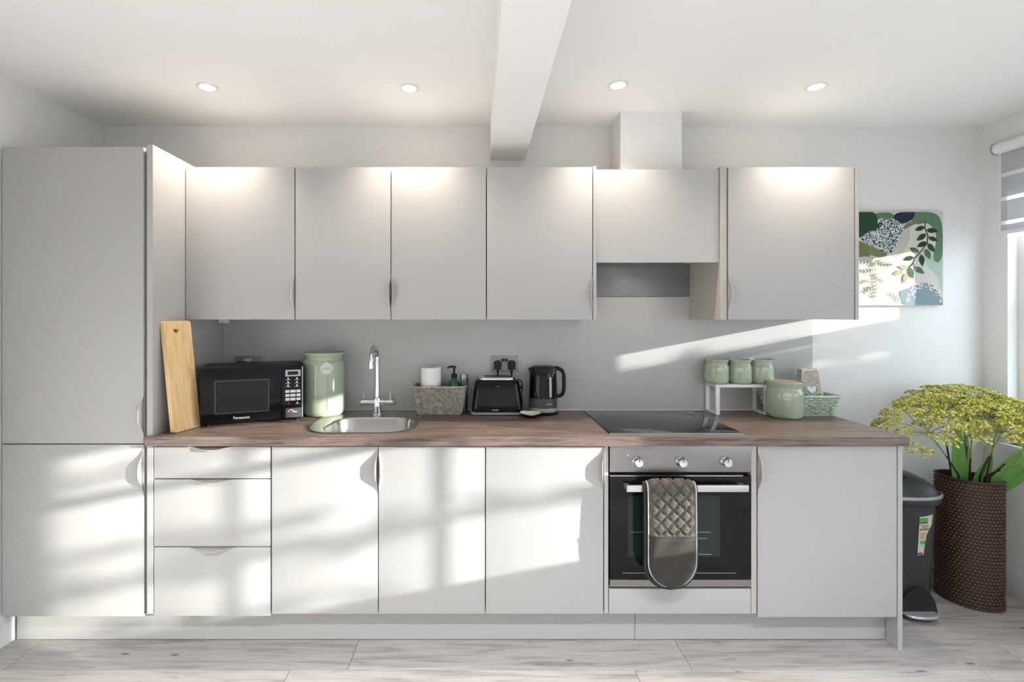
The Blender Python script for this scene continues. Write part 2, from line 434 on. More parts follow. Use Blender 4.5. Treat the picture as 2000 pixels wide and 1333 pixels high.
# plinths
tag(obj('plinth_board', MB().box(XL+.015, .682, -.522, -.505, .003, .150, .001), 'cabinet'), 'long grey plinth board under the tall cabinet, drawers and sink cabinet', 'plinth')
tag(obj('plinth_board', MB().box(.684, 1.777, -.522, -.505, .003, .150, .001), 'cabinet'), 'shorter grey plinth board under the oven and right-hand cabinet', 'plinth')

# worktop with a sink cut-out
SK = (-.785, -.285, -.552, -.035)
def plate_with_hole(outer, hole, z0, z1):
    bm = bmesh.new()
    def loop(pts, z):
        vs = [bm.verts.new((x, y, z)) for x, y in pts]
        return vs, [bm.edges.new((vs[i], vs[(i+1) % len(vs)])) for i in range(len(vs))]
    for z in (z0, z1):
        _, e1 = loop(outer, z); _, e2 = loop(hole, z)
        bmesh.ops.triangle_fill(bm, use_beauty=True, edges=e1+e2)
    bm.verts.ensure_lookup_table(); no, nh = len(outer), len(hole); o2 = no+nh
    for i in range(no): j = (i+1) % no; bm.faces.new([bm.verts[k] for k in (i, j, o2+j, o2+i)])
    for i in range(nh): j = (i+1) % nh; bm.faces.new([bm.verts[k] for k in (no+i, no+j, o2+no+j, o2+no+i)])
    bm.verts.index_update()
    mb = MB().add([v.co[:] for v in bm.verts], [[v.index for v in f.verts] for f in bm.faces]); bm.free()
    return mb
def inset(R, d): return (R[0]+d, R[1]-d, R[2]+d, R[3]-d)
wt = plate_with_hole([(-1.382, -.002), (-1.382, -.5885), (-1.404, -.5885), (-1.404, -.61), (1.808, -.61), (1.808, -.002)], rrect(*inset(SK, .012), .13), .871, .91)
tag(obj('worktop', wt, 'worktop'), 'long brown wood-grain worktop over the base cabinets', 'worktop')
spl = tag(empty('splashback', (.2, -.004, .91)), 'grey glossy splashback panel behind the worktop', 'splashback')
obj('panel', MB().box(-1.382, 1.806, -.008, -.0005, .911, 1.523), 'splash', spl)
obj('sealant', MB().box(-1.382, 1.806, -.012, -.0082, .9102, .9145), 'silicone', spl)

# wall cabinets
ZU0, ZU1 = 1.402, 2.122
def wall_unit(label, x0, x1, doors, extra=None):
    t = tag(empty('wall_cabinet', ((x0+x1)/2, -.17, ZU0)), label, 'cabinet', 'wall cabinets above the worktop')
    obj('carcass', MB().box(x0, x1, YU+.02, -.009, ZU0+.004, ZU1), 'carcass', t)
    for a, b, side in doors:
        dd = door(t, a, b, ZU0, ZU1-.002, YU)
        xe, inw = (b, -1) if side > 0 else (a, 1)
        edge_pull(dd, (xe, YU, ZU0+.03), (xe, YU, ZU0+.215), (inw, 0, 0))
    if extra: extra(t)
    return t
u = lambda px: PX(px, YU)
wall_unit('grey single-door wall cabinet above the microwave, next to the tall cabinet', -1.381, -.869, [(-1.379, u(575), 1)])
wall_unit('grey double-door wall cabinet above the sink', -.866, .034, [(u(577), u(762.8), 1), (u(764.6), u(949), -1)])
def endp(a, b, m='cabinet', name='end_panel', ya=YU-.001, z1=ZU1+.002):
    return lambda t: obj(name, MB().box(a, b, ya, -.009, ZU0-.001, z1, .001), m, t)
wall_unit('grey single-door wall cabinet above the toaster and kettle', .037, .530, [(u(951), u(1157), 1)], endp(.5385, .554))
def dextra(t):
    obj('filler', MB().box(1.138, 1.170, YU+.004, -.009, ZU0-.001, ZU1+.002, .001), 'filler', t)
    obj('end_panel', MB().box(1.773, 1.789, YU-.001, -.009, ZU0-.001, ZU1+.002, .001), 'cabinet', t)
wall_unit('grey single-door wall cabinet beside the painting, right of the extractor', 1.174, 1.770, [(1.175, 1.768, -1)], dextra)
# extractor hood cabinet
h = tag(empty('extractor_hood', (.85, -.17, 1.67)), 'boxy grey extractor hood cabinet over the hob', 'extractor hood')
obj('front_panel', MB().box(.5555, 1.136, -.345, -.327, 1.672, 2.112, .0013), 'cabinet', h)
obj('carcass', MB().box(.5565, 1.135, -.326, -.009, 1.700, 2.102), 'carcass', h)
obj('vent_grille', MB().box(.63, 1.06, -.29, -.06, 1.692, 1.6995), 'steel', h)
obj('shade_plate', MB().box(.5565, 1.135, -.014, -.009, 1.526, 1.6995), 'hood_shade', h)  # added plate, coloured as the shade on the wall under the hood
hl = obj('lamp', MB().lathe([(.02, 1.6895), (.02, 1.6918)], (.81, -.25, 0), 24), 'lamp_lens', h)
hd = bpy.data.lights.new('hood_lamp_light', 'SPOT'); hd.energy = .45; hd.spot_size = math.radians(95); hd.spot_blend = .7; hd.color = (1, .80, .58); hd.shadow_soft_size = .02
ho = bpy.data.objects.new('hood_lamp_light', hd); COL.objects.link(ho); ho.parent = h; ho.location = Vector((.81, -.20, 1.680)) - world_loc(h)
ho.rotation_euler = (math.radians(33), 0, 0)

# junction box and cable clip under the first wall cabinet
t = tag(empty('junction_box', (PX(437, -.05), -.05, 1.382)), 'small white cable junction box under the wall cabinet beside the tall cabinet', 'junction box')
xj = PX(437, -.05)
obj('housing', MB().box(xj-.018, xj+.022, -.07, -.03, 1.380, 1.404, .004), 'rack_white', t)
obj('cable', MB().tube([(xj-.018, -.05, 1.396), (xj-.04, -.05, 1.400), (-1.375, -.05, 1.400)], .004), 'rack_white', t)

# downlights over the units, and added fill lamps out of view
LIGHT_W = 18.0
spots = []
for px_, py_, lab in ((405, 170, 'recessed ceiling downlight above the tall cabinet end, leftmost of four'),
                      (799, 172, 'recessed ceiling downlight just left of the ceiling beam'),
                      (1207, 166, 'recessed ceiling downlight between the beam and the extractor boxing'),
                      (1594, 169, 'recessed ceiling downlight farthest right, nearest the window')):
    d_ = FPX*(ZC-CAM_H)/(VPY-py_); spots.append(((px_-VPX)*d_/FPX, d_-CAM_D, lab))
for r_, y in (('second', -2.3), ('third', -3.6)):  # rows added behind the camera to fill the room with light
    for x, w_ in ((-1.22, 'by the left wall'), (-.31, 'just left of the beam'), (.63, 'just right of the beam'), (1.52, 'by the window wall')):
        spots.append((x, y, 'added unseen fill downlight %s in the %s row out from the units' % (w_, r_)))
for x, y, lab in spots:
    t = tag(empty('ceiling_downlight', (x, y, ZC)), lab, 'downlight', 'recessed ceiling downlights')
    obj('trim_ring', MB().lathe([(.046, ZC-.0002), (.046, ZC-.004), (.036, ZC-.006), (.030, ZC-.003), (.030, ZC-.0002)], (x, y, 0), 40), 'white_trim', t, smooth=40)
    obj('lens', MB().lathe([(.030, ZC-.0005), (.029, ZC-.0035), (.001, ZC-.0045)], (x, y, 0), 32), 'lamp_lens', t, smooth=60)
    ld = bpy.data.lights.new('downlight_light', 'SPOT'); ld.energy = LIGHT_W if y > -1 else 82.0; ld.spot_size = math.radians(105); ld.spot_blend = .8
    ld.color = (1, .87, .73) if y > -1 else (.93, .97, 1.0); ld.shadow_soft_size = .028
    lo = bpy.data.objects.new('downlight_light', ld); COL.objects.link(lo); lo.parent = t; lo.location = (0, 0, -.012)

# ------------------------------------------------------------------ oven
o = tag(empty('oven', (.855, -.3, .262)), 'black glass built-in electric oven with steel control panel', 'oven')
YO = -.590
obj('body', MB().box(.560, 1.150, YO+.03, -.06, .264, .866), 'dark_slot', o)
cp = obj('control_panel', MB().box(.556, 1.155, YO, YO+.029, .756, .866, .0015), 'oven_steel', o, smooth=30)
for px_ in (1245, 1330, 1417):
    x = PX(px_, YO); z = PZ(902, YO)
    k = obj('knob', MB().lathe([(.0215, 0), (.0215, .004), (.0195, .006), (.0185, .023), (.0165, .026), (.004, .0265)], (x, YO-.0005, z), 32, 'y'), 'chrome', cp, smooth=35)
    obj('pointer', MB().box(x-.0012, x+.0012, YO-.0278, YO-.0262, z+.004, z+.016), 'dark_slot', k)
    mk = MB()
    for a in range(0, 8):
        an = PI/2 + (a-3.5)*.62; r_ = .036
        if a == 0 or a == 7 or random.random() < .8:
            mk.box(x+r_*math.cos(an)-.0018, x+r_*math.cos(an)+.0018, YO-.0004, YO+.0002, z+r_*math.sin(an)-.0018, z+r_*math.sin(an)+.0018)
    obj('dial_marks', mk, 'print_grey', cp, kind='stuff')
obj('indicator', MB().lathe([(.0028, 0), (.002, .002)], (PX(1226, YO), YO-.0002, PZ(890, YO)), 12, 'y'), 'print_white', cp)
od = obj('door', MB().box(.556, 1.155, YO, YO+.028, .301, .738, .0015), 'black_glass', o, smooth=30)
obj('viewing_window', MB().box(.628, 1.055, YO-.0006, YO, .36, .665), 'black_glass', od)
obj('inner_pane', MB().box(.632, 1.022, YO-.0012, YO-.0007, .398, .655), 'oven_window', od)
for py_, pxa, pxb in ((1040, 1232, 1388), (1052, 1360, 1380), (1083, 1360, 1390)):
    obj('rack_line', MB().box(PX(pxa, YO), PX(pxb, YO), YO-.0017, YO-.0013, PZ(py_, YO)-.0008, PZ(py_, YO)+.0008), 'silver_paint', od)
obj('trim_line', MB().box(PX(1216, YO), PX(1438, YO), YO-.0006, YO, PZ(1120, YO)-.0008, PZ(1120, YO)+.0008), 'silver_paint', od)
obj('top_trim', MB().box(.556, 1.12, YO-.0006, YO+.02, .7385, .7425), 'steel', od)
obj('bottom_trim', MB().box(.556, 1.155, YO-.001, YO+.028, .270, .2995, .001), 'oven_steel', o)
hb = MB().box(.612, 1.116, YO-.054, YO-.042, .690, .717, .002)
obj('handle', hb.box(.612, .632, YO-.042, YO-.001, .696, .711).box(1.096, 1.116, YO-.042, YO-.001, .696, .711), 'handle_metal', od, smooth=30)

# double oven glove over the oven handle
def oven_glove():
    xc, W, yh, zh, R = .790, .098, YO-.048, .7045, .0245
    path = []                                   # (y, z, ny, nz)
    for i in range(15): path.append((yh+R, .372+(zh-.372)*i/14, 1, 0))
    for i in range(1, 12): a = PI*i/12; path.append((yh+R*math.cos(a), zh+R*math.sin(a), math.cos(a), math.sin(a)))
    NF = 64; zb = .308
    for i in range(NF+1): path.append((yh-R-.004*math.sin(PI*i/NF), zh-(zh-zb)*i/NF, -1, 0))
    ls = [0]
    for a, b in zip(path, path[1:]): ls.append(ls[-1]+math.hypot(a[0]-b[0], a[1]-b[1]))
    Lt = ls[-1]; NU = 30; rd = .105
    g = tag(empty('oven_glove', (xc, yh, .3)), 'quilted brown double oven glove hanging over the oven handle', 'oven glove')
    def halfw(s):
        e = min(s, Lt-s)
        return W if e >= rd else W*max(.02, math.sqrt(max(0, 1-((rd-e)/rd)**2)))
    front, back = [], []
    pock = Lt-.215                                # pocket hem
    for i, (y, z, ny, nz) in enumerate(path):
        s = ls[i]; hw = halfw(s); fr, bk = [], []
        for j in range(NU+1):
            uu = -1+2*j/NU; x = uu*hw; edge = max(0, 1-abs(uu)**6)
            dx, ds = x, (s-pock)
            d1 = abs(((dx+ds)/.052) % 1-.5)*2; d2 = abs(((dx-ds)/.052) % 1-.5)*2
            q = min(1-d1, 1-d2); q = smoothstep(min(1, q*3.2))
            th = .003 + .0125*q*edge if s > .3 else .005
            if s > pock-.002: th = .013*edge+.004 + .0015*math.sin(x*60+s*40) + (.003 if s < pock+.012 else 0)
            fr.append((xc+x, y+ny*th, z+nz*th)); bk.append((xc+x, y-ny*.001, z-nz*.001))
        front.append(fr); back.append(bk)
    n_q = [i for i, s in enumerate(ls) if s <= pock]
    ip = n_q[-1]
    def sheet(a, b, m, nm):
        mb = MB(); rings = []
        for i in range(a, b+1): rings.append(front[i] + list(reversed(back[i])))
        return obj(nm, mb.loft(rings), m, g, smooth=50)
    sheet(18, ip, 'quilt', 'quilted_pad'); sheet(ip, len(path)-1, 'velvet', 'pocket'); sheet(0, 18, 'mitt_black', 'rear_pad')
    for sgn, nm in ((1, 'piping'), (-1, 'piping')):
        idx = range(20, len(path))
        pts = [(xc+sgn*(halfw(ls[i]) if i < len(path)-1 else 0), path[i][0]+path[i][2]*.004, path[i][1]+path[i][3]*.004) for i in idx]
        obj(nm, MB().tube(pts, .0028, 6), 'piping', g, smooth=60)
        pts2 = [(xc+sgn*(halfw(ls[i])+.0065 if i < len(path)-1 else 0)-.004, path[i][0]+.004 if path[i][2] < 0 else path[i][0], path[i][1]-(.006 if i > 40 else 0)) for i in idx]
        obj('binding', MB().tube(pts2, .0075, 8), 'mitt_black', g, smooth=60)
oven_glove()

# ------------------------------------------------------------------ sink, tap, hob
s_ = tag(empty('sink', (-.53, -.3, .91)), 'inset stainless steel sink with a rounded single bowl', 'sink')
def ring(R, r, z, n=6): return [(x, y, z) for x, y in rrect(*R, r, n)]
B = (-.705, -.312, -.528, -.200)
rg = [ring(inset(SK, .001), .140, .9102), ring(SK, .141, .9125), ring(inset(SK, .006), .136, .9145), ring(inset(SK, .014), .13, .9125),
      ring((B[0]-.02, B[1]+.02, B[2]-.012, B[3]+.03), .12, .9120), ring(B, .10, .9095), ring(inset(B, .004), .10, .900), ring(inset(B, .012), .095, .80), ring(inset(B, .03), .085, .775), ring(inset(B, .10), .05, .768)]
obj('basin', MB().loft(rg, False, True), 'sink_steel', s_, smooth=50)
obj('drain', MB().lathe([(.036, .7685), (.036, .771), (.028, .7715), (.024, .7695), (.004, .7695)], (-.51, -.365, 0), 28), 'chrome', s_, smooth=40)
tp = tag(empty('tap', (-.524, -.125, .9125)), 'chrome two-lever mixer tap with a swan-neck spout', 'tap')
tx, ty = -.524, -.125
obj('body', MB().lathe([(.026, .9128), (.026, .918), (.019, .922), (.018, .945), (.0185, .99), (.016, .998), (.013, 1.0)], (tx, ty, 0), 28), 'chrome', tp, smooth=35)
obj('crossbar', MB().tube([(tx-.079, ty, .975), (tx-.05, ty, .975), (tx+.05, ty, .975), (tx+.079, ty, .975)], .0165, 24), 'chrome', tp, smooth=35)
for sg in (-1, 1):
    hd_ = obj('lever', MB().tube([(tx+sg*.079, ty, .975), (tx+sg*.083, ty, .975), (tx+sg*.083, ty, .976)], .0175, 20), 'chrome', tp, smooth=35)
    obj('lever_pin', MB().tube([(tx+sg*.068, ty, .985), (tx+sg*.070, ty-.004, 1.03)], .0032, 8), 'chrome', hd_, smooth=50)
sp = [(tx, ty, .99), (tx, ty, 1.10), (tx, ty, 1.195)]
rr_ = .068; dirv = Vector((-.02, -1, 0)).normalized()
for i in range(1, 17):
    a = PI*1.06*i/16
    c = Vector((tx, ty, 1.195)) + dirv*rr_*(1-math.cos(a)) + Vector((0, 0, rr_*math.sin(a)))
    sp.append(tuple(c))
obj('spout', MB().tube(sp, [.0135, .0125]+[.0115]*(len(sp)-2), 18), 'chrome', tp, smooth=50)
e0 = Vector(sp[-1])
obj('nozzle', MB().lathe([(.0135, 0), (.0135, -.022), (.011, -.024), (.006, -.024)], tuple(e0), 20), 'chrome', tp, smooth=40)

hb_ = tag(empty('hob', (.85, -.3, .91)), 'black glass four-zone hob set into the worktop', 'hob')
obj('glass', MB().box(.562, 1.138, -.563, -.038, .9101, .9152, .0012), 'hob_glass', hb_, smooth=30)
obj('front_trim', MB().box(.562, 1.139, -.566, -.5635, .9101, .9155), 'silver_paint', hb_)
zr = lambda x, y, r: obj('zone_ring', MB().lathe([(r, .91525), (r, .91535), (r-.0012, .91535), (r-.0012, .91525)], (x, y, 0), 48, cap0=False, cap1=False), 'grey_plastic', hb_)
zr(.70, -.42, .09); zr(1.0, -.43, .075); zr(.70, -.17, .075); zr(1.0, -.17, .09)

# ------------------------------------------------------------------ sockets and plugs
def socket(x, z, label, nplugs):
    t = tag(empty('wall_socket', (x, -.009, z)), label, 'socket', 'double wall sockets')
    obj('plate', MB().box(x-.0735, x+.0735, -.0145, -.0085, z-.0435, z+.0435, .0015), 'socket_steel', t, smooth=30)
    for sx in (-.009, .009):
        obj('rocker_switch', MB().box(x+sx-.0075, x+sx+.0075, -.019, -.0146, z+.013, z+.029, .0012), 'black_plastic' if nplugs == 2 else 'print_white', t)
    for sx in (-.038, .038):
        obj('socket_face', MB().box(x+sx-.021, x+sx+.021, -.0150, -.0146, z-.030, z+.012), 'dark_slot', t)
sx1, sz1 = PX(985.5, -.01), PZ(711, -.01)
socket(sx1, sz1, 'steel double wall socket above the toaster with two plugs in it', 2)
socket(PX(485, -.01), PZ(711, -.01), 'steel double wall socket behind the top of the microwave', 1)
def plug(x, z, label, down, group='black plugs in the wall sockets'):
    t = tag(empty('plug', (x, -.03, z)), label, 'plug', group)
    bd = [(x+px_, z+pz_) for px_, pz_ in ((-.020, -.004), (-.0215, .010), (-.016, .021), (-.006, .025), (.006, .025), (.016, .021), (.0215, .010), (.020, -.004), (.012, -.020), (.007, -.026), (-.007, -.026), (-.012, -.020))]
    obj('body', MB().prism(bd, -.0152, -.040), 'black_plastic', t)
    obj('cord', MB().tube([(x, -.028, z-.024), (x, -.029, z-.045), (x+.001, -.02, z-.07), (x+.004, -.018, z-.12), (x, -.018, down)], [.006, .0045, .0035, .0035, .0035], 8), 'black_plastic', t, smooth=60)
plug(sx1-.037, sz1-.006, 'left black plug in the socket above the toaster', .935)
plug(sx1+.037, sz1-.006, 'right black plug in the socket above the toaster', .935)
plug(PX(474, -.03), PZ(716, -.03), 'black plug half hidden behind the microwave', .94)

# ------------------------------------------------------------------ chopping board
bt = tag(empty('chopping_board', (-1.335, -.45, .91)), 'tall pale wooden chopping board with heart cut-out leaning on the tall cabinet', 'chopping board')
BW, BH, BT = .150, .487, .020
outl = rrect(0, BW, 0, BH, .012, 4)
def heart(cx, cz, s, n=26):
    o_ = []
    for k in range(n):
        a = 2*PI*k/n
        o_.append((cx+s*16*math.sin(a)**3/16, cz+s*(13*math.cos(a)-5*math.cos(2*a)-2*math.cos(3*a)-math.cos(4*a))/16))
    return o_
bb = plate_with_hole(outl, heart(BW*.42, BH-.045, .015), 0, BT)
# board local: (u along width, v up, thickness) -> world; width runs along Y, leaning to the cabinet side
pb, pt = Vector((-1.331, -.556, .9103)), None
wdir = Vector((.030, .1455, 0)).normalized()
lean = math.asin((.056)/BH)
up_ = Vector((-math.sin(lean), 0, math.cos(lean)))
up_ = (up_ - wdir*up_.dot(wdir)).normalized(); nrm = wdir.cross(up_)
if nrm.x < 0: nrm = -nrm
bb.v = [tuple(pb + wdir*u_ + up_*v_ + nrm*(w_-BT)) for u_, v_, w_ in bb.v]
mz = min(v[2] for v in bb.v); bb.v = [(a, b, c - mz + .9103) for a, b, c in bb.v]
mx_ = min(v[0] for v in bb.v); bb.v = [(a - mx_ - 1.3822, b, c) for a, b, c in bb.v]
obj('board', bb, 'bamboo', bt)

# ------------------------------------------------------------------ microwave
mw = tag(empty('microwave', (-1.262, -.45, .91), math.atan2(.17, .409)), 'black microwave oven standing across the corner of the worktop', 'microwave')
MW, MD, MH, F0 = .443, .285, .258, .012
L_ = dict(parent=mw, local=True)
obj('casing', MB().box(0, MW, .022, MD, F0, F0+MH, .005), 'black_plastic', smooth=30, **L_)
md = obj('door', MB().box(.002, .343, 0, .021, F0+.002, F0+MH-.002, .003), 'black_gloss', smooth=30, **L_)
wf = MB().box(.060, .290, -.0012, 0, .058, .062).box(.060, .290, -.0012, 0, .207, .211).box(.060, .064, -.0012, 0, .062, .207).box(.286, .290, -.0012, 0, .062, .207)
obj('window_frame', wf, 'grey_plastic', parent=md, local=True)
obj('window', MB().box(.064, .286, -.0006, 0, .062, .207), 'microwave_window', parent=md, local=True)
pn = obj('control_panel', MB().box(.345, MW-.002, 0, .021, F0+.002, F0+MH-.002, .003), 'black_gloss', smooth=30, **L_)
obj('edge_strip', MB().box(MW-.006, MW-.0015, -.0012, .0, F0+.006, F0+MH-.006), 'silver_paint', parent=pn, local=True)
dp = obj('display', MB().box(.362, .430, -.0012, 0, .218, .249), 'silver_paint', parent=pn, local=True)
obj('display_glass', MB().box(.372, .420, -.0016, -.0013, .225, .242), 'black_glass', parent=pn, local=True)
for r_ in range(3):
    for c_ in range(2):
        xx = .374 + c_*.040; zz = .207-.0165*r_
        obj('button_icon', MB().box(xx-.003, xx+.003, -.0008, 0, zz-.0045, zz+.0045).box(xx-.011, xx+.011, -.0008, 0, zz-.0062, zz-.0048), 'print_white', parent=pn, local=True)
for r_ in range(3):
    zz = .146-.019*r_
    for xx, ww in ((.371, .0095), (.396, .012), (.421, .0095)):
        obj('button', MB().box(xx-ww, xx+ww, -.0022, 0, zz-.0065, zz+.0065, .0008), 'print_white', parent=pn, local=True)
obj('stop_button', MB().box(.362, .392, -.001, 0, .083, .0845).box(.375, .379, -.001, 0, .085, .094), 'print_red', parent=pn, local=True)
obj('start_button', MB().box(.405, .430, -.001, 0, .083, .0845).lathe([(.004, 0), (.004, .001)], (.416, 0, .090), 12, 'y'), 'print_white', parent=pn, local=True)
obj('door_release', MB().box(.362, .434, -.0025, 0, .020, .066, .001), 'grey_plastic', parent=pn, local=True)
ar = MB().tube([(.372, -.003, .046), (.378, -.003, .055), (.386, -.003, .058), (.396, -.003, .056)], .0016, 6)
obj('release_mark', ar.tube([(.392, -.003, .046), (.400, -.003, .050), (.409, -.003, .045), (.414, -.003, .048)], .002, 6), 'print_white', parent=pn, local=True)
text('lettering', 'Panasonic', .018, (.172, -.0006, .036), (PI/2, 0, 0), 'print_white', md)
for fx, fy in ((.03, .04), (MW-.03, .04), (.03, MD-.03), (MW-.03, MD-.03)):
    obj('foot', MB().lathe([(.011, .0003), (.013, F0+.002)], (fx, fy, 0), 14), 'black_plastic', **L_)

# ------------------------------------------------------------------ sage jars
def jar(loc, R, H, label, word, tagz=.74, turn=.22, lid=False, group='sage green storage jars', empty_name='storage_jar', wsize=.3, rim=.46, tk=.24):
    t = tag(empty(empty_name, loc), label, 'jar', group)
    q_ = rim*R
    P = [(.80, 0), (.90, .03*R), (.97, .13*R), (1.0, .30*R), (1.0, H-1.75*q_), (.995, H-1.5*q_), (.97, H-1.27*q_), (.92, H-1.07*q_), (.89, H-.92*q_), (.89, H-.75*q_), (.93, H-.45*q_), (.985, H-.2*q_), (1.0, H-.08*q_), (.985, H), (.945, H-.02*q_), (.88, H-.5*q_), (.82, H-.95*q_), (.86, H-1.4*q_), (.93, H-2*q_), (.93, .3*R), (.85, .15*R), (.1, .12*R)]
    obj('body', MB().lathe([(r*R, h_) for r, h_ in P], seg=48), 'sage', t, smooth=50, local=True)
    gr = MB()
    for q in range(26):
        a = PI*.82 + q*PI*.86/26*1.0
        if -.25 < ((a-1.5*PI+turn)/PI) < .25: continue
        rr1 = R*1.003
        gr.tube([(rr1*math.cos(a), rr1*math.sin(a), H*.12), (rr1*math.cos(a), rr1*math.sin(a), H-2.4*q_)], .0012*R/.06, 5)
    obj('ribs', gr, 'sage', t, smooth=60, local=True)
    a = -PI/2+turn; c = Vector((math.cos(a), math.sin(a), 0)); tr = R*tk
    M_ = Matrix.Translation(c*(R*1.0)+Vector((0, 0, tagz*H))) @ Matrix.Rotation(a+PI/2, 4, 'Z')
    tg = MB().lathe([(tr, -.002), (tr, R*.045), (tr*.9, R*.06), (tr*.1, R*.06)], (0, 0, 0), 28, 'y').xform(M_)
    to = obj('tag', tg, 'sage_tag', t, smooth=40, local=True)
    lp = MB().tube([tuple(c*R*1.0+Vector((0, 0, tagz*H+tr*.8))), tuple(c*R*1.03+Vector((0, 0, tagz*H+tr*1.25))), tuple(c*R*.95+Vector((0, 0, H*.85)))], R*.022, 6)
    obj('string', lp, 'sage_tag', to, local=True, smooth=60)
    tl = text('lettering', word, tr*wsize*1.6, (0, 0, 0), (0, 0, 0), 'print_grey', to)
    tl.matrix_basis = M_ @ Matrix.Translation((0, -R*.0605, 0)) @ Matrix.Rotation(PI/2, 4, 'X')
    if lid:
        obj('lid', MB().lathe([(.80*R, H-.9*q_), (.86*R, H-.12*q_), (.82*R, H-.03*q_), (.05*R, H-.03*q_)], seg=36), 'lid_wood', t, smooth=40, local=True)
    return t
jar((-.803, -.118, .9102), .105, .322, 'tall sage green ceramic jar beside the microwave', 'BREAD', .765, .42, wsize=.28, rim=.36, tk=.29)
RZ = 1.0652
jar((PX(1400.5, -.07), -.068, RZ), .0585, .126, 'leftmost small sage jar on the white rack', 'TEA', .60, -.25)
jar((PX(1445.5, -.07), -.068, RZ), .0585, .126, 'middle small sage jar on the white rack', 'COFFEE', .58, -.47)
jar((PX(1487.5, -.07), -.068, RZ), .0585, .126, 'rightmost small sage jar on the white rack', 'SUGAR', .58, -.33)
jar((PX(1531, -.18), -.185, .9102), .0835, .180, 'medium sage jar standing on the worktop in front of the green basket', 'BISCUIT', .62, -.41, lid=True, tk=.265)

# ------------------------------------------------------------------ white rack
rk = tag(empty('shelf_rack', (1.36, -.07, .91)), 'white metal shelf riser carrying three small sage jars', 'rack')
rx0, rx1 = 1.222, 1.494
obj('shelf', MB().box(rx0, rx1, -.136, -.014, 1.050, 1.065, .002), 'rack_white', rk, smooth=30)
for x in (rx0, rx1-.02):
    obj('side_frame', MB().box(x, x+.02, -.136, -.126, .9203, 1.050).box(x, x+.02, -.024, -.014, .9203, 1.050).box(x, x+.02, -.136, -.014, .9103, .9203), 'rack_white', rk)

# ------------------------------------------------------------------ baskets
def basket(name, loc, wb, wt_, db, dt, H, m, label, rows, step, sr, rz=0., stake_r=.002, amp=.0035):
    t = tag(empty(name, loc, rz), label, 'basket')
    def per(z, off=0.):
        k = z/H; return rrect(-(wb+(wt_-wb)*k)/2-off, (wb+(wt_-wb)*k)/2+off, -(db+(dt-db)*k)/2-off, (db+(dt-db)*k)/2+off, .02, 4)
    def along(poly, n):
        pts = [Vector((p[0], p[1])) for p in poly]; pts.append(pts[0]); ln = [0]
        for a, b in zip(pts, pts[1:]): ln.append(ln[-1]+(b-a).length)
        out = []
        for i in range(n):
            d_ = ln[-1]*i/n; k = max(j for j in range(len(ln)-1) if ln[j] <= d_+1e-9); u_ = (d_-ln[k])/max(1e-9, ln[k+1]-ln[k])
            p = pts[k].lerp(pts[k+1], u_); tv = (pts[k+1]-pts[k]).normalized(); out.append((p, Vector((tv.y, -tv.x))))
        return out
    peri = 2*(wt_+dt)-.1; ns = int(peri/step); ns += ns % 2
    st = MB()
    for i in range(ns):
        a = along(per(.004), ns)[i][0]; b = along(per(H-.003), ns)[i][0]
        st.tube([(a.x, a.y, .004), (b.x, b.y, H-.003)], stake_r, 5)
    obj('stakes', st, m, t, local=True, kind='stuff')
    wv = MB()
    for r in range(rows):
        z = .006+(H-.014)*(r+.5)/rows; smp = along(per(z), ns*4); pts = []
        for i, (p, n_) in enumerate(smp):
            o_ = amp*math.cos(PI*(i/4)+PI*(r % 2)); pts.append((p.x+n_.x*o_, p.y+n_.y*o_, z))
        pts.append(pts[0]); wv.tube(pts, sr, 5, False)
    obj('weave', wv, m, t, local=True, smooth=60, kind='stuff')
    rim = MB()
    for off, z in ((.003, H), (-.002, H-.002)):
        p = per(H, off); rim.tube([(a, b, z) for a, b in p]+[(p[0][0], p[0][1], z)], sr*1.5, 6, False)
    obj('rim', rim, m, t, local=True, smooth=60)
    obj('base', MB().prism(per(.002), .0006, .006, 'xy'), m, t, local=True)
    return t
basket('basket', (PX(859.5, -.08), -.084, .9102), .225, .268, .105, .135, .143, 'wicker_grey', 'grey woven basket between the tap and the toaster', 15, .0085, .0043, amp=.003)
basket('basket', (1.665, -.108, .9102), .275, .335, .13, .165, .101, 'wicker_green', 'green woven basket at the right end of the worktop', 8, .021, .0043, amp=.0052)

# items in the grey basket
bx, by = PX(859.5, -.08), -.084
xr = PX(842, -.08)
pr = tag(empty('paper_roll', (xr, by, .918)), 'white paper towel roll standing in the grey basket', 'paper roll')
obj('roll', MB().lathe([(.0195, .918), (.050, .918), (.0525, .921), (.0525, 1.147), (.050, 1.150), (.0195, 1.150)], (xr, by, 0), 40, cap0=False, cap1=False), 'paper', pr, smooth=40)
obj('core', MB().lathe([(.0193, .919), (.0193, 1.149), (.0178, 1.149), (.0178, .919)], (xr, by, 0), 24, cap0=False, cap1=False), 'card', pr, smooth=40)
xs = PX(887, -.08)
sb = tag(empty('soap_bottle', (xs, by, .918)), 'green soap bottle with a black pump in the grey basket', 'soap bottle')
obj('bottle', MB().lathe([(.028, .918), (.031, .922), (.031, 1.055), (.026, 1.075), (.013, 1.085), (.013, 1.092)], (xs, by, 0), 28), 'soap_green', sb, smooth=40)
obj('pump', MB().lathe([(.015, 1.092), (.016, 1.112), (.010, 1.117), (.0055, 1.119), (.0055, 1.146), (.011, 1.148), (.011, 1.157), (.003, 1.158)], (xs, by, 0), 20).tube([(xs, by, 1.153), (xs-.022, by-.008, 1.153), (xs-.036, by-.013, 1.146)], [.006, .005, .0035], 8), 'black_plastic', sb, smooth=40)
xg = PX(906.5, -.08)
gl = tag(empty('tumbler', (xg, by, .918)), 'clear plastic tumbler at the right of the grey basket', 'tumbler')
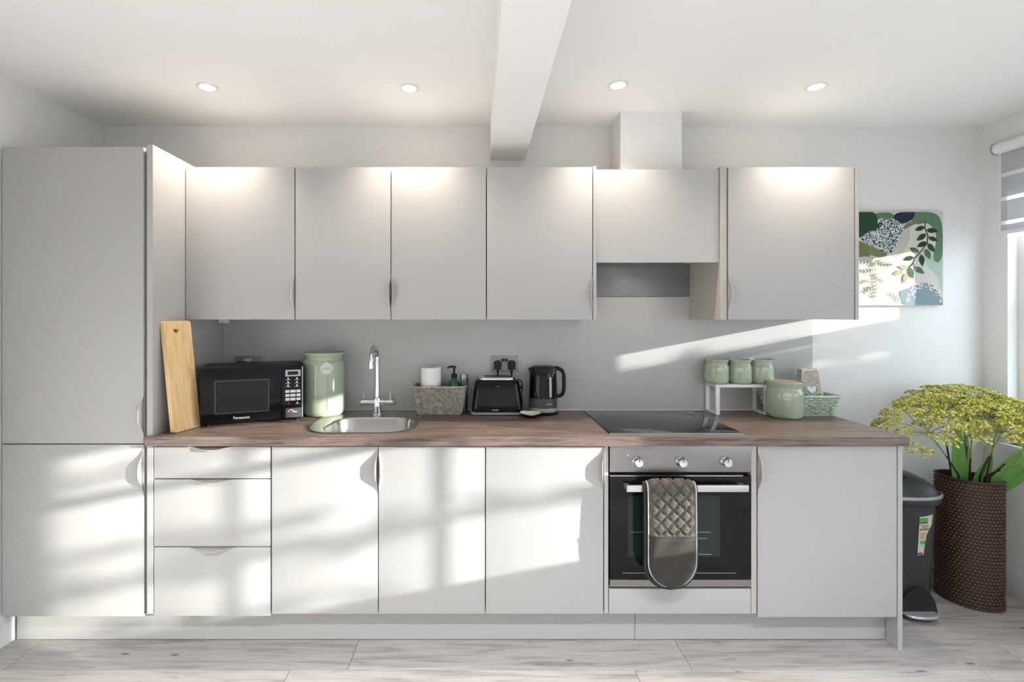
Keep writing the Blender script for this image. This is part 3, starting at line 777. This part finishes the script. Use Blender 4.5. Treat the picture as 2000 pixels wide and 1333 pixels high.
obj('cup', MB().lathe([(.018, .918), (.022, 1.112), (.0205, 1.112), (.0165, .921), (.001, .921)], (xg, by+.004, 0), 28), 'clear_plastic', gl, smooth=40)
obj('label_band', MB().lathe([(.0201, 1.01), (.0222, 1.085)], (xg, by+.004, 0), 28, cap0=False, cap1=False), 'display', gl, smooth=40)
xp = PX(868, -.11)
tag(obj('scrubbing_sponge', MB().box(xp-.009, xp+.009, -.138, -.102, .975, 1.068, .004), 'sponge', smooth=40), 'dark green scrubbing sponge between the paper roll and soap bottle', 'sponge')

# wicker heart lantern in the green basket
lz, lh = .918, .222
la = tag(empty('wicker_lantern', (1.715, -.105, lz), math.radians(-9)), 'pale wicker tapered lantern with white hearts standing in the green basket', 'lantern')
w0, w1, d0, d1 = .128, .070, .090, .052
def half(k): return (w0+(w1-w0)*k)/2, (d0+(d1-d0)*k)/2
wm = MB()
NR = 26
for i in range(NR):
    k = (i+.5)/NR; hx, hy = half(k); z = lh*k
    pts = []
    for (ax, ay), (bx_, by_) in zip(((-hx, -hy), (hx, -hy), (hx, hy), (-hx, hy)), ((hx, -hy), (hx, hy), (-hx, hy), (-hx, -hy))):
        for q in range(6):
            u_ = q/6; o_ = .0016*(1 if (q+i) % 2 else -1); x_, y_ = ax+(bx_-ax)*u_, ay+(by_-ay)*u_
            nx, ny = (0, -1) if ay == by_ and ay < 0 else (0, 1) if ay == by_ else (1, 0) if ax > 0 else (-1, 0)
            pts.append((x_+nx*o_, y_+ny*o_, z))
    pts.append(pts[0]); wm.tube(pts, .0036, 5, False)
obj('weave', wm, 'wicker_white', la, local=True, smooth=60, kind='stuff')
for sx_, sy_ in ((-1, -1), (1, -1), (1, 1), (-1, 1)):
    (ax, ay), (bx_, by_) = half(0), half(1)
    obj('post', MB().tube([(sx_*ax, sy_*ay, .001), (sx_*bx_, sy_*by_, lh)], .0045, 8), 'wicker_white', la, local=True, smooth=60)
obj('top_board', MB().box(-w1/2-.004, w1/2+.004, -d1/2-.004, d1/2+.004, lh-.002, lh+.005, .001), 'wicker_white', la, local=True)
kf = .56; hx, hy = half(kf); tilt = math.atan2((d0-d1)/2, lh)
hm = MB().prism(heart(0, 0, .023), -.004, .0, 'xz').xform(Matrix.Translation((0, -hy-.0045, lh*kf)) @ Matrix.Rotation(-tilt, 4, 'X'))
obj('heart', hm, 'rack_white', la, local=True)
ring_ = MB().tube([(.031*math.cos(a*PI/16), 0, .031*math.sin(a*PI/16)) for a in range(33)], .003, 6, False).xform(Matrix.Translation((0, -hy-.005, lh*kf)) @ Matrix.Rotation(-tilt, 4, 'X'))
obj('heart_ring', ring_, 'wicker_white', la, local=True, smooth=60)
tilt2 = math.atan2((w0-w1)/2, lh)
hm2 = MB().prism(heart(0, 0, .020), -.004, .0, 'xz').xform(Matrix.Translation((-hx-.0045, 0, lh*kf)) @ Matrix.Rotation(tilt2, 4, 'Y') @ Matrix.Rotation(-PI/2, 4, 'Z'))
obj('heart', hm2, 'rack_white', la, local=True)

# ------------------------------------------------------------------ toaster
tx0, ty0 = PX(970.5, -.09), -.092
to = tag(empty('toaster', (tx0, ty0, .91)), 'black two-slice toaster with chrome top and base', 'toaster')
def tsec(z, hw, hd, r): return [(x, y, z) for x, y in rrect(-hw, hw, -hd, hd, r, 5)]
obj('body', MB().loft([tsec(.016, .131, .066, .03), tsec(.05, .1285, .065, .032), tsec(.12, .121, .063, .034), tsec(.162, .1145, .061, .034), tsec(.174, .111, .058, .034), tsec(.180, .101, .052, .032)]), 'black_gloss', to, smooth=40, local=True)
obj('base_strip', MB().loft([tsec(.003, .131, .066, .03), tsec(.005, .136, .070, .032), tsec(.013, .137, .071, .033), tsec(.016, .131, .067, .03)]), 'satin_silver', to, smooth=40, local=True)
tpl = obj('top_plate', MB().loft([tsec(.180, .096, .049, .03), tsec(.191, .093, .046, .028), tsec(.194, .088, .042, .026)]), 'chrome', to, smooth=40, local=True)
for sy_ in (-.018, .018): obj('slot', MB().box(-.066, .066, sy_-.010, sy_+.010, .1935, .1945), 'dark_slot', tpl, local=True)
obj('badge', MB().box(-.028, .006, -.0675, -.065, .026, .031).xform(Matrix.Translation((0, 0, 0))), 'silver_paint', to, local=True)
obj('front_ridge', MB().box(-.009, .012, -.0632, -.060, .146, .151), 'grey_plastic', to, local=True)
lv = obj('lever', MB().box(.117, .136, -.012, .012, .128, .140, .003), 'black_plastic', to, local=True, smooth=30)
obj('cord', MB().tube([(.100, .045, .160), (.118, .04, .172), (.132, .035, .163), (.138, .03, .14), (.134, .03, .115), (.131, .035, .095), (.136, .045, .05), (.137, .06, .006)], .0033, 8), 'black_plastic', to, local=True, smooth=60)
for fx in (-.1, .1):
    for fy in (-.045, .045): obj('foot', MB().lathe([(.008, .0003), (.009, .004)], (fx, fy, 0), 12), 'black_plastic', to, local=True)

# ------------------------------------------------------------------ kettle
kx, ky = PX(1060.5, -.085), -.092
ke = tag(empty('kettle', (kx, ky, .91)), 'glossy black jug kettle with a black loop handle beside the hob', 'kettle')
kl = dict(parent=ke, local=True, smooth=40)
obj('power_base', MB().lathe([(.074, .0003), (.076, .003), (.076, .012), (.073, .015)], seg=40), 'black_plastic', **kl)
obj('chrome_ring', MB().lathe([(.0735, .0155), (.0745, .017), (.0745, .034), (.0735, .035)], seg=48), 'satin_silver', **kl)
obj('lower_band', MB().lathe([(.0738, .0352), (.0735, .084)], seg=48), 'grey_plastic', **kl)
kb = obj('body', MB().lathe([(.0732, .0842), (.0725, .13), (.0705, .19), (.0695, .215), (.0685, .219)], seg=48), 'black_gloss', **kl)
obj('lid', MB().lathe([(.0690, .2192), (.0695, .228), (.066, .240), (.055, .2465), (.03, .249), (.001, .2495)], seg=40), 'black_plastic', **kl)
obj('spout', MB().loft([[(-.060, -.022, .19), (-.060, .022, .19), (-.066, .018, .205), (-.066, -.018, .205)], [(-.060, -.026, .236), (-.060, .026, .236), (-.080, .014, .238), (-.080, -.014, .238)]]), 'black_plastic', **kl)
obj('handle', MB().tube([(.055, 0, .236), (.078, 0, .235), (.098, 0, .225), (.108, 0, .205), (.110, 0, .16), (.108, 0, .118), (.100, 0, .098), (.084, 0, .090), (.070, 0, .090)], [.011, .011, .0105, .010, .010, .010, .010, .0105, .011], 12), 'black_plastic', **kl)
gs = MB()
a0 = -PI/2+.42
rg = []
for z, r_ in ((.093, .0733), (.13, .0728), (.195, .0708)):
    rg.append([((r_+o_)*math.cos(a0+da), (r_+o_)*math.sin(a0+da), z) for da, o_ in ((-.09, 0.0003), (-.045, .0012), (.045, .0012), (.09, .0003), (.09, -.001), (-.09, -.001))])
obj('water_gauge', gs.loft(rg), 'silver_paint', **kl)
obj('switch', MB().box(.070, .094, -.006, .006, .076, .0795, .001), 'print_white', **kl)
ab = -PI/2+.28
obj('badge', MB().loft([[(.0745*math.cos(ab+k*.06), .0745*math.sin(ab+k*.06), z) for k in range(-3, 4)] for z in (.0565, .0605)], False, False, False), 'silver_paint', **kl)

# spoon rest
sx_, sy_ = PX(1036, -.2), -.205
sr_ = tag(empty('spoon_rest', (sx_, sy_, .91)), 'small cream and black spoon rest in front of the kettle', 'spoon rest')
def dish(r0, zoff, k):
    rings = []
    for r, h_ in ((.30, .0), (.62, .004), (.86, .013), (1.0, .024)):
        rg_ = []
        for q in range(36):
            a = 2*PI*q/36; dip = .010*math.exp(-((a-1.5*PI)/.55)**2)*(r**4); wv_ = .002*math.sin(3*a)*r**3
            rg_.append((r0*r*1.05*math.cos(a), r0*r*.82*math.sin(a), h_-dip+wv_+zoff))
        rings.append(rg_)
    return MB().loft(rings, True, False)
obj('outer_shell', dish(.052, .0012, 0), 'black_gloss', sr_, smooth=60, local=True)
obj('bowl_lining', dish(.0508, .0026, 0), 'cream_glaze', sr_, smooth=60, local=True)

# ------------------------------------------------------------------ painting
PW0, PW1, PZ0, PZ1, PY = 2.036, 2.499, 1.476, 1.982, -.022
pa = tag(empty('painting', ((PW0+PW1)/2, -.011, PZ0)), 'square canvas painting of green leaves and dotted blobs on the back wall', 'painting')
mat('canvas', '#cbc7be', .85, spec=.1, bump=(300, .2))
obj('canvas', MB().box(PW0, PW1, PY, -.0008, PZ0, PZ1, .002), 'canvas', pa)
PC = dict(dark_green='#2f4a38', mid_green='#5f7a63', navy='#2c3444', olive='#767a58', teal='#84939a', sage_wash='#a9bcae', taupe='#6f655c', pale='#a8a488', leafdark='#2d4534', leafmid='#4f6a50', white='#f2f2ee', grey='#b9b6ad', beige='#9f957f')
for k_, v_ in PC.items(): mat('paint_'+k_, v_, .8, spec=.15)
layer = [0]
def q2(x, y):                       # picture coordinates from the zoom (200..1055, 175..1110)
    return PW0+.002+(x-200)/855*(PW1-PW0-.004), PZ1-.002-(y-175)/935*(PZ1-PZ0-.004)
def smoothpoly(pts, n=5):
    out = []; m = len(pts)
    for i in range(m):
        p0, p1, p2, p3 = [Vector(pts[(i+k) % m]) for k in (-1, 0, 1, 2)]
        for j in range(n):
            t_ = j/n
            out.append(.5*((2*p1)+(-p0+p2)*t_+(2*p0-5*p1+4*p2-p3)*t_**2+(-p0+3*p1-3*p2+p3)*t_**3))
    return [(min(1054, max(201, p.x)), min(1109, max(176, p.y))) for p in out]
def flat(polys, c, name, lab=None):
    layer[0] += 1; y = PY - .00012*layer[0]; mb = MB()
    for pl in polys:
        pts = [q2(*p) for p in pl]; mb.add([(a, y, b) for a, b in pts], [list(range(len(pts)))])
    return obj(name, mb, 'paint_'+c, pa, label=lab)
flat([smoothpoly([(880, 560), (1054, 560), (1054, 1000), (1010, 860), (960, 780), (900, 720)])], 'sage_wash', 'painted_wash')
flat([smoothpoly([(560, 470), (700, 330), (720, 450), (640, 600), (540, 620)])], 'grey', 'painted_wash')
flat([smoothpoly([(740, 176), (900, 176), (1000, 205), (1040, 280), (1054, 420), (1050, 600), (1010, 680), (960, 640), (985, 480), (975, 370), (900, 290), (800, 300), (730, 250)])], 'mid_green', 'painted_blob')
flat([smoothpoly([(375, 200), (430, 183), (530, 185), (590, 235), (560, 275), (400, 270)])], 'mid_green', 'painted_blob')
flat([smoothpoly([(590, 190), (680, 176), (770, 176), (745, 250), (640, 295), (565, 240)])], 'navy', 'painted_blob')
flat([smoothpoly([(655, 345), (690, 290), (770, 262), (800, 285), (740, 315), (690, 340)])], 'olive', 'painted_blob')
flat([smoothpoly([(201, 470), (330, 515), (420, 555), (495, 575), (480, 618), (400, 628), (330, 610), (201, 622)])], 'olive', 'painted_blob')
blob = smoothpoly([(400, 250), (560, 245), (650, 320), (610, 440), (540, 580), (400, 545), (240, 450), (300, 385), (420, 330)])
flat([blob], 'teal', 'painted_blob')
flat([smoothpoly([(201, 176), (350, 176), (400, 240), (422, 300), (400, 362), (300, 388), (260, 412), (201, 415)])], 'dark_green', 'painted_blob')
flat([smoothpoly([(690, 1109), (640, 1050), (620, 980), (700, 945), (780, 910), (880, 885), (950, 920), (1000, 990), (1054, 1050), (1054, 1109)])], 'teal', 'painted_blob')
def inside(p, poly):
    c = False; j = len(poly)-1
    for i in range(len(poly)):
        if (poly[i][1] > p[1]) != (poly[j][1] > p[1]) and p[0] < (poly[j][0]-poly[i][0])*(p[1]-poly[i][1])/(poly[j][1]-poly[i][1])+poly[i][0]: c = not c
        j = i
    return c
def dot(x, y, r): return [(x+r*math.cos(k*PI/3), y+r*math.sin(k*PI/3)) for k in range(6)]
dk, wh = [], []
for _ in range(1500):
    p = (random.uniform(220, 680), random.uniform(230, 600))
    if inside(p, blob): (dk if random.random() < .5 else wh).append(dot(p[0], p[1], random.uniform(4, 8.5)))
flat(dk, 'navy', 'painted_dots'); flat(wh, 'white', 'painted_dots')
wh2 = []
for _ in range(130):
    t_ = random.random(); x = 690+360*t_; y = 1060-190*math.sin(PI*min(1, t_*.9+.05))+random.gauss(0, 28)+60*abs(t_-.5)
    if 200 < x < 1046 and 890 < y < 1100: wh2.append(dot(x, y, random.uniform(4, 9)))
flat(wh2, 'white', 'painted_dots')
def leafp(b, t_, wd=.24):
    b, t_ = Vector(b), Vector(t_); d_ = t_-b; n_ = Vector((-d_.y, d_.x)); out = []
    for k in range(9): s = k/8; out.append(b+d_*s+n_*wd*math.sin(PI*s**.85)*(1-.15*s))
    for k in range(7, 0, -1): s = k/8; out.append(b+d_*s-n_*wd*math.sin(PI*s**.85)*(1-.15*s))
    return [(p.x, p.y) for p in out]
def stemp(pts, w_):
    L1, L2 = [], []
    for i, p in enumerate(pts):
        a, b = Vector(pts[max(0, i-1)]), Vector(pts[min(len(pts)-1, i+1)]); d_ = (b-a).normalized(); n_ = Vector((-d_.y, d_.x))*w_
        L1.append((p[0]+n_.x, p[1]+n_.y)); L2.append((p[0]-n_.x, p[1]-n_.y))
    return L1+list(reversed(L2))
flat([stemp([(880, 270), (872, 330), (905, 420), (895, 490), (830, 580), (770, 640), (758, 690), (710, 735)], 5), stemp([(758, 690), (775, 735)], 4)], 'leafdark', 'painted_stem')
for c, lst in (('leafdark', [((870, 325), (770, 360)), ((890, 360), (1005, 365)), ((885, 395), (788, 465)), ((910, 430), (1005, 465)), ((895, 480), (790, 525)), ((900, 490), (975, 582)), ((835, 600), (850, 722)), ((760, 630), (658, 655))]),
               ('leafmid', [((815, 580), (718, 535)), ((875, 545), (928, 652)), ((770, 730), (868, 793)), ((715, 730), (755, 847))]), ('pale', [((705, 740), (600, 722)), ((655, 775), (550, 800)), ((685, 790), (660, 892))])):
    for b, t_ in lst: flat([leafp(b, t_)], c, 'painted_leaf')
def fern(p0, p1, n_, ln, c, bend=20):
    n_ = max(5, int(n_*.62)); ln *= .9
    polys = []; p0, p1 = Vector(p0), Vector(p1); d_ = (p1-p0); nn = Vector((-d_.y, d_.x)).normalized()
    pts = [p0+d_*(i/n_)+nn*bend*math.sin(PI*i/n_) for i in range(n_+1)]
    polys.append(stemp([(p.x, p.y) for p in pts], 2.5))
    for i in range(1, n_):
        for s in (-1, 1):
            dd = (d_.normalized()+nn*s*1.1).normalized()*ln*(1-.4*i/n_); e = pts[i]+dd
            polys.append(leafp((pts[i].x, pts[i].y), (max(202, min(1052, e.x)), e.y), .12))
    flat(polys, c, 'painted_fern')
fern((380, 770), (205, 500), 11, 62, 'olive', 20); fern((365, 660), (550, 705), 11, 52, 'taupe'); fern((360, 750), (204, 760), 9, 50, 'taupe', -14); fern((365, 700), (204, 690), 9, 50, 'taupe')
fern((350, 770), (470, 880), 9, 46, 'beige'); fern((350, 1070), (350, 780), 13, 60, 'beige'); fern((330, 880), (210, 900), 7, 46, 'beige'); fern((350, 930), (250, 1000), 7, 50, 'taupe'); fern((620, 1090), (500, 990), 8, 44, 'beige')

# ------------------------------------------------------------------ blinds
def blind(label, W, zbot):
    a, b = W[0]-.02, W[1]+.02; xb = XR-.022; zt = PZ(292, -.1)
    t = tag(empty('window_blind', (xb, (a+b)/2, zt)), label, 'blind', 'striped day and night blinds')
    obj('cassette', MB().tube([(xb-.010, a, zt), (xb-.010, b, zt)], .030, 24), 'white_trim', t, smooth=40)
    obj('end_cap', MB().tube([(xb-.010, b, zt), (xb-.010, b+.008, zt)], .0325, 24), 'silver_paint', t, smooth=40)
    z = zt-.028; k = 0
    while z > zbot+.022:
        h_ = .104 if k % 2 == 0 else .020; z2 = max(z-h_, zbot+.02)
        obj('fabric_band' if k % 2 == 0 else 'sheer_band', MB().box(xb-.001, xb+.001, a+.006, b-.006, z2, z), 'blind_band' if k % 2 == 0 else 'blind_sheer', t); z = z2; k += 1
    obj('sunlit_edge', MB().box(xb-.003, xb+.003, b-.010, b-.001, zbot+.01, zt-.02), 'white_trim', t)  # white strip stands in for the fabric edge lit by the sun
    obj('bottom_bar', MB().box(xb-.008, xb+.008, a+.004, b-.002, zbot, zbot+.021, .003), 'white_trim', t, smooth=30)
blind('grey striped roller blind at the top of the window by the corner', W1, PZ(459, -.12))
blind('lowered grey striped roller blind on the window nearer the viewer', W2, 1.66)

# ------------------------------------------------------------------ pedal bin
bxc, byc = 2.037, -.225
bi = tag(empty('pedal_bin', (bxc, byc, 0)), 'dark grey plastic pedal bin between the end cabinet and the planter', 'bin')
def oval(hx, hy, z, n=48, p=2.5, cx=0, cy=0):
    out = []
    for k in range(n):
        a = 2*PI*k/n; c, s = math.cos(a), math.sin(a)
        out.append((cx+hx*math.copysign(abs(c)**(2/p), c), cy+hy*math.copysign(abs(s)**(2/p), s), z))
    return out
body = MB().loft([oval(.148, .125, .004), oval(.152, .130, .02), oval(.163, .142, .25), oval(.174, .152, .53)])
bo = obj('body', body, 'bin_plastic', bi, smooth=40, local=True)
ld = obj('lid', MB().loft([oval(.186, .166, .530), oval(.192, .172, .535), oval(.193, .173, .565), oval(.190, .170, .574), oval(.170, .150, .598), oval(.135, .115, .628), oval(.09, .075, .648), oval(.045, .035, .656), oval(.005, .005, .658)]), 'bin_plastic', bi, smooth=50, local=True)
obj('lid_rim', MB().loft([oval(.1935, .1735, .562), oval(.1965, .1765, .567), oval(.1955, .1755, .574), oval(.190, .170, .577)], False, False), 'silver_paint', ld, smooth=50, local=True)
obj('finger_dip', MB().loft([oval(.055, .040, .651, 24, cx=-.02, cy=-.055), oval(.048, .034, .640, 24, cx=-.02, cy=-.055), oval(.005, .005, .638, 24, cx=-.02, cy=-.055)], False, True).xform(Matrix.Identity(4)), 'black_plastic', ld, smooth=50, local=True)
arch = [(-.085+.0, .012)] + [(-.0+.088*math.cos(PI-PI*k/16), .02+.125*math.sin(PI-PI*k/16)) for k in range(17)] + [(.088, .012)]
obj('pedal_recess', MB().prism([(a+.02, b) for a, b in arch], -.1475, -.125), 'dark_slot', bi, local=True)
obj('pedal', MB().loft([oval(.075, .040, .024, 24, cx=.02, cy=-.155), oval(.078, .043, .030, 24, cx=.02, cy=-.155), oval(.072, .038, .036, 24, cx=.02, cy=-.155)]), 'silver_paint', bi, smooth=40, local=True)
# sticker, wrapped on the body's front
mat('sticker', '#c9bba6', .5); mat('sticker_green', '#3f9a52', .5); mat('sticker_mint', '#7fc9ac', .5); mat('sticker_purple', '#5b4a8a', .5); mat('sticker_brown', '#5b4c40', .5)
def body_y(x, z):
    if z < .25: k = (z-.02)/.23; hx, hy = .152+.011*k, .130+.012*k
    else: k = (z-.25)/.28; hx, hy = .163+.011*k, .142+.010*k
    return -hy*(max(0, 1-(abs(x)/hx)**2.5))**(1/2.5)
def wrap(mb, off):
    mb.v = [(x, body_y(x, z)-off+y, z) for x, y, z in mb.v]; return mb
def X_(px_): return PX(px_, -.36)-bxc
def Z_(py_): return PZ(py_, -.36)
stL = [(1790, 1008), (1789.5, 1030), (1789, 1050), (1788.5, 1070), (1788, 1084)]; stR = [(1821, 1005), (1819, 1025), (1807, 1043), (1803, 1062), (1801, 1083)]
mb = MB(); rows_ = []
for (a, b) in zip(stL, stR):
    rows_.append([(X_(a[0]+(b[0]-a[0])*q/6), 0, Z_(a[1]+(b[1]-a[1])*q/6)) for q in range(7)])
st_ = obj('sticker', wrap(mb.loft(rows_, False, False, False), .0016), 'sticker', bi, local=True, label='beige and green paper sticker')
def patch(x0, x1, y0, y1, m, nm):
    rs = [[(X_(x0+(x1-x0)*q/4), 0, Z_(y)) for q in range(5)] for y in (y0, y1)]
    obj(nm, wrap(MB().loft(rs, False, False, False), .0023), m, st_, local=True)
patch(1790, 1793, 1010, 1024, 'sticker_green', 'sticker_mark'); patch(1793, 1808, 1010, 1017, 'sticker_green', 'sticker_mark'); patch(1793, 1808, 1017.5, 1021, 'sticker_brown', 'sticker_mark')
patch(1793, 1803, 1055, 1061, 'sticker_green', 'sticker_mark'); patch(1792, 1803, 1061, 1066, 'sticker_mint', 'sticker_mark'); patch(1788.5, 1799, 1078, 1083, 'sticker_purple', 'sticker_mark')
for k in range(5): patch(1792, 1804-(k % 2)*3, 1040+k*2.6, 1041+k*2.6, 'print_red', 'sticker_line')
for wd, zz, s_z in (('ECO', 1026.5, .017), ('BAMBOO', 1032.5, .013)):
    xx = X_(1802); tl = text('lettering', wd, s_z, (xx, body_y(xx, Z_(zz))-.0030, Z_(zz)), (PI/2, 0, math.atan2(body_y(xx+.01, .4)-body_y(xx-.01, .4), .02)), 'sticker_brown', st_)

# ------------------------------------------------------------------ planter vase
va = tag(empty('planter', (2.445, -.215, 0)), 'tall dark brown chequered planter in the corner holding the flowers', 'planter')
ang = math.atan2(-.17, .165); VH = .617; A_, B_ = .128, .098
def vpt(a, k, off=0.):
    c, s = math.cos(a), math.sin(a)
    x = (A_+off)*c*(1+.0*k); y = (B_+off)*math.copysign(abs(s)**1.25, s)*1.05
    return (x*math.cos(ang)-y*math.sin(ang), x*math.sin(ang)+y*math.cos(ang))
NA, NZ = 64, 54
vm = MB(); grid = [[vpt(2*PI*i/NA, 0) for i in range(NA)]]
arc = [0]
for i in range(4*NA):
    p, q = vpt(2*PI*i/(4*NA), 0), vpt(2*PI*(i+1)/(4*NA), 0); arc.append(arc[-1]+math.hypot(p[0]-q[0], p[1]-q[1]))
def at_arc(d_):
    d_ %= arc[-1]; k = max(j for j in range(4*NA) if arc[j] <= d_); return 2*PI*(k+(d_-arc[k])/(arc[k+1]-arc[k]))/(4*NA)
inner = [[(x*.965, y*.965, z) for x, y in [vpt(2*PI*i/NA, 0) for i in range(NA)]] for z in (.003, VH)]
outer = [[(x*.985, y*.985, z) for x, y in [vpt(2*PI*i/NA, 0) for i in range(NA)]] for z in (.001, VH)]
obj('shell', MB().loft([outer[0], outer[1], inner[1], [(x*.96, y*.96, .02) for x, y, z in inner[0]]], True, True), 'vase_dark', va, smooth=40, local=True)
NC = 44; cell = arc[-1]/NC; NRW = int((VH-.012)/(cell*.5)); cz = (VH-.012)/NRW
for par, m, off in ((0, 'vase_light', .0012), (1, 'vase_dark', .0004)):
    mb = MB()
    for i in range(NC):
        for r in range(NRW):
            if r % 2 != par: continue
            sh = (r//2 % 2)*.5*cell; d_ = i*cell+sh + (0 if par == 0 else cell*.0)
            z = .005+cz*(r+.5); hw, hh = cell*.5, cz*(.98)
            pts = []
            for du, dv in ((-hw, 0), (0, -hh), (hw, 0), (0, hh)):
                x, y = vpt(at_arc(d_+du), 0, off); pts.append((x, y, max(.002, min(VH-.003, z+dv))))
            xc_, yc_ = vpt(at_arc(d_), 0, off+.0022); cc = (xc_, yc_, z)
            mb.add(pts+[cc], [(0, 1, 4), (1, 2, 4), (2, 3, 4), (3, 0, 4)])
    if par == 0: obj('weave_check', mb, m, va, local=True, kind='stuff')
rimp = [vpt(2*PI*i/NA, 0, .0005) for i in range(NA)]
obj('rim', MB().tube([(x*.985, y*.985, VH) for x, y in rimp]+[(rimp[0][0]*.985, rimp[0][1]*.985, VH)], .0045, 8, False), 'vase_rim', va, local=True, smooth=60)

# ------------------------------------------------------------------ umbel flowers
rnd = random.Random(21)
OCT = [(1, 0, 0), (-1, 0, 0), (0, 1, 0), (0, -1, 0), (0, 0, 1), (0, 0, -1)]
OF = [(0, 2, 4), (2, 1, 4), (1, 3, 4), (3, 0, 4), (2, 0, 5), (1, 2, 5), (3, 1, 5), (0, 3, 5)]
def umbel(hub, R, axis, foot, label, nray=26, spread=1.35, rim=None):
    hub = Vector(hub); axis = Vector(axis).normalized(); base = Vector(foot)
    t = tag(empty('flower_stem', tuple(base)), label, 'flower', 'yellow-green umbel flowers in the planter')
    rimp_ = Vector((rim[0], rim[1], .63)); c1 = rimp_.lerp(hub, .5)+Vector((0, 0, .025))
    bz = lambda t_: rimp_*(1-t_)**2+c1*2*t_*(1-t_)+hub*t_**2
    obj('stem', MB().tube([base, base.lerp(rimp_, .5), rimp_, bz(.2), bz(.42)], [.0042, .0042, .004, .004, .0036], 8), 'stem_dark', t, smooth=60)
    obj('upper_stem', MB().tube([bz(.42), bz(.62), bz(.82), hub], [.0034, .0032, .003, .0034], 7), 'stem_green', t, smooth=60)
    rays, bl = MB(), MB()
    u_ = axis.orthogonal().normalized(); v_ = axis.cross(u_)
    for i in range(nray):
        k = math.sqrt((i+.5)/nray); th = spread*k; ph = i*2.39996+rnd.uniform(-.2, .2)
        d_ = axis*math.cos(th)+(u_*math.cos(ph)+v_*math.sin(ph))*math.sin(th)
        ln = R*(.80+.28*k)*rnd.uniform(.92, 1.06)
        e = hub+d_*ln+Vector((0, 0, -.012*k*k))
        e.x = min(e.x, XR-.045); e.y = min(e.y, -.03)
        if e.x < 1.85: e.y = min(e.y, -.3); e.z = max(e.z, .945)
        rays.tube([hub, hub.lerp(e, .5)+Vector((0, 0, -.008)), e], .0009, 4)
        loc_ax = (axis*.6+d_*.6+Vector((0, 0, .3))).normalized(); a1 = loc_ax.orthogonal().normalized(); a2 = loc_ax.cross(a1)
        rc = R*.185*rnd.uniform(.8, 1.15); nb = 26
        for j in range(nb):
            kk = math.sqrt((j+.5)/nb); pj = j*2.39996+rnd.random()
            f = e+loc_ax*(rc*.55*(1-.7*kk*kk))+(a1*math.cos(pj)+a2*math.sin(pj))*rc*kk
            f.x = min(f.x, XR-.01); f.y = min(f.y, -.012)
            if j % 3 == 0: rays.tube([e, f], .0006, 3)
            bl.m = rnd.choice((0, 0, 1, 1, 2)); s = R*.030*rnd.uniform(.75, 1.3)
            rot = Matrix.Rotation(rnd.uniform(0, 3), 3, Vector((rnd.random(), rnd.random(), 1)))
            bl.add([tuple(f+rot @ (Vector(p)*s)) for p in OCT], OF)
    obj('flower_rays', rays, 'ray_green', t, kind='stuff')
    obj('blossoms', bl, ['bloom_a', 'bloom_b', 'bloom_c'], t, kind='stuff')
umbel((2.125, -.345, .862), .185, (-.55, -.05, 1), (2.40, -.20, .03), 'umbel flower reaching farthest left over the worktop end', 40, 1.45, (2.372, -.240))
umbel((2.335, -.185, .915), .165, (-.2, -.1, 1), (2.41, -.19, .03), 'umbel flower at the back above the left of the planter', 34, 1.35, (2.378, -.195))
umbel((2.318, -.360, .848), .20, (0, -.1, 1), (2.42, -.22, .03), 'large umbel flower in front of the upright leaf', 44, 1.4, (2.420, -.246))
umbel((2.455, -.205, .925), .155, (.1, 0, 1), (2.45, -.20, .03), 'umbel flower rising highest near the corner', 34, 1.35, (2.440, -.205))
umbel((2.475, -.345, .862), .185, (.15, -.15, 1), (2.46, -.23, .03), 'umbel flower right of the planter middle', 44, 1.45, (2.462, -.255))
umbel((2.545, -.395, .800), .165, (.45, -.25, 1), (2.475, -.24, .03), 'low umbel flower leaning to the right wall', 40, 1.65, (2.492, -.272))
umbel((2.575, -.235, .885), .150, (.3, -.05, 1), (2.475, -.235, .03), 'umbel flower nearest the window', 32, 1.4, (2.498, -.252))
umbel((2.49, -.43, .735), .055, (.3, -.8, .5), (2.465, -.235, .03), 'small drooping umbel flower in front of the right leaf', 12, 1.3, (2.478, -.262))
def leaf(label, base, tip, width, bend, facing):
    b, tp_ = Vector(base), Vector(tip); d_ = tp_-b; f_ = Vector(facing).normalized(); sd_ = d_.normalized().cross(f_).normalized()
    t = tag(empty('green_leaf', tuple(b)), label, 'leaf', 'broad leaves in the planter')
    mb = MB(); rings = []
    for i in range(15):
        s = i/14; c = b+d_*s+f_*bend*math.sin(PI*s); wd = width*(.18+.82*math.sin(PI*min(1, s*.92+.08)**1.1)) if s < .97 else width*.06
        rings.append([tuple(c+sd_*wd*q+f_*(.10*width*abs(q)**1.5-.0)) for q in (-1, -.5, 0, .5, 1)])
    obj('blade', mb.loft(rings, False, False, False), 'leaf', t, smooth=60)
    obj('midrib', MB().tube([b+d_*(i/14)+f_*(bend*math.sin(PI*i/14)+.0005) for i in range(14)], .0018, 5), 'stem_green', t, smooth=60)
leaf('upright broad green leaf in the middle of the planter', (2.412, -.212, .42), (2.368, -.232, .905), .034, .0, (-.2, -1, .1))
leaf('narrow upright green leaf behind the planter stems', (2.44, -.20, .40), (2.455, -.19, .86), .022, .0, (-.4, -1, .1))
leaf('broad green leaf leaning out right over the planter rim', (2.475, -.240, .50), (2.60, -.345, .80), .036, -.0, (-.5, -.6, .6))
leaf('second green leaf against the right wall side of the planter', (2.490, -.258, .52), (2.66, -.37, .77), .032, -.0, (-.6, -.4, .6))
leaf('small green leaf low behind the right stems', (2.455, -.215, .48), (2.55, -.225, .73), .03, .0, (-.3, -.9, .3))
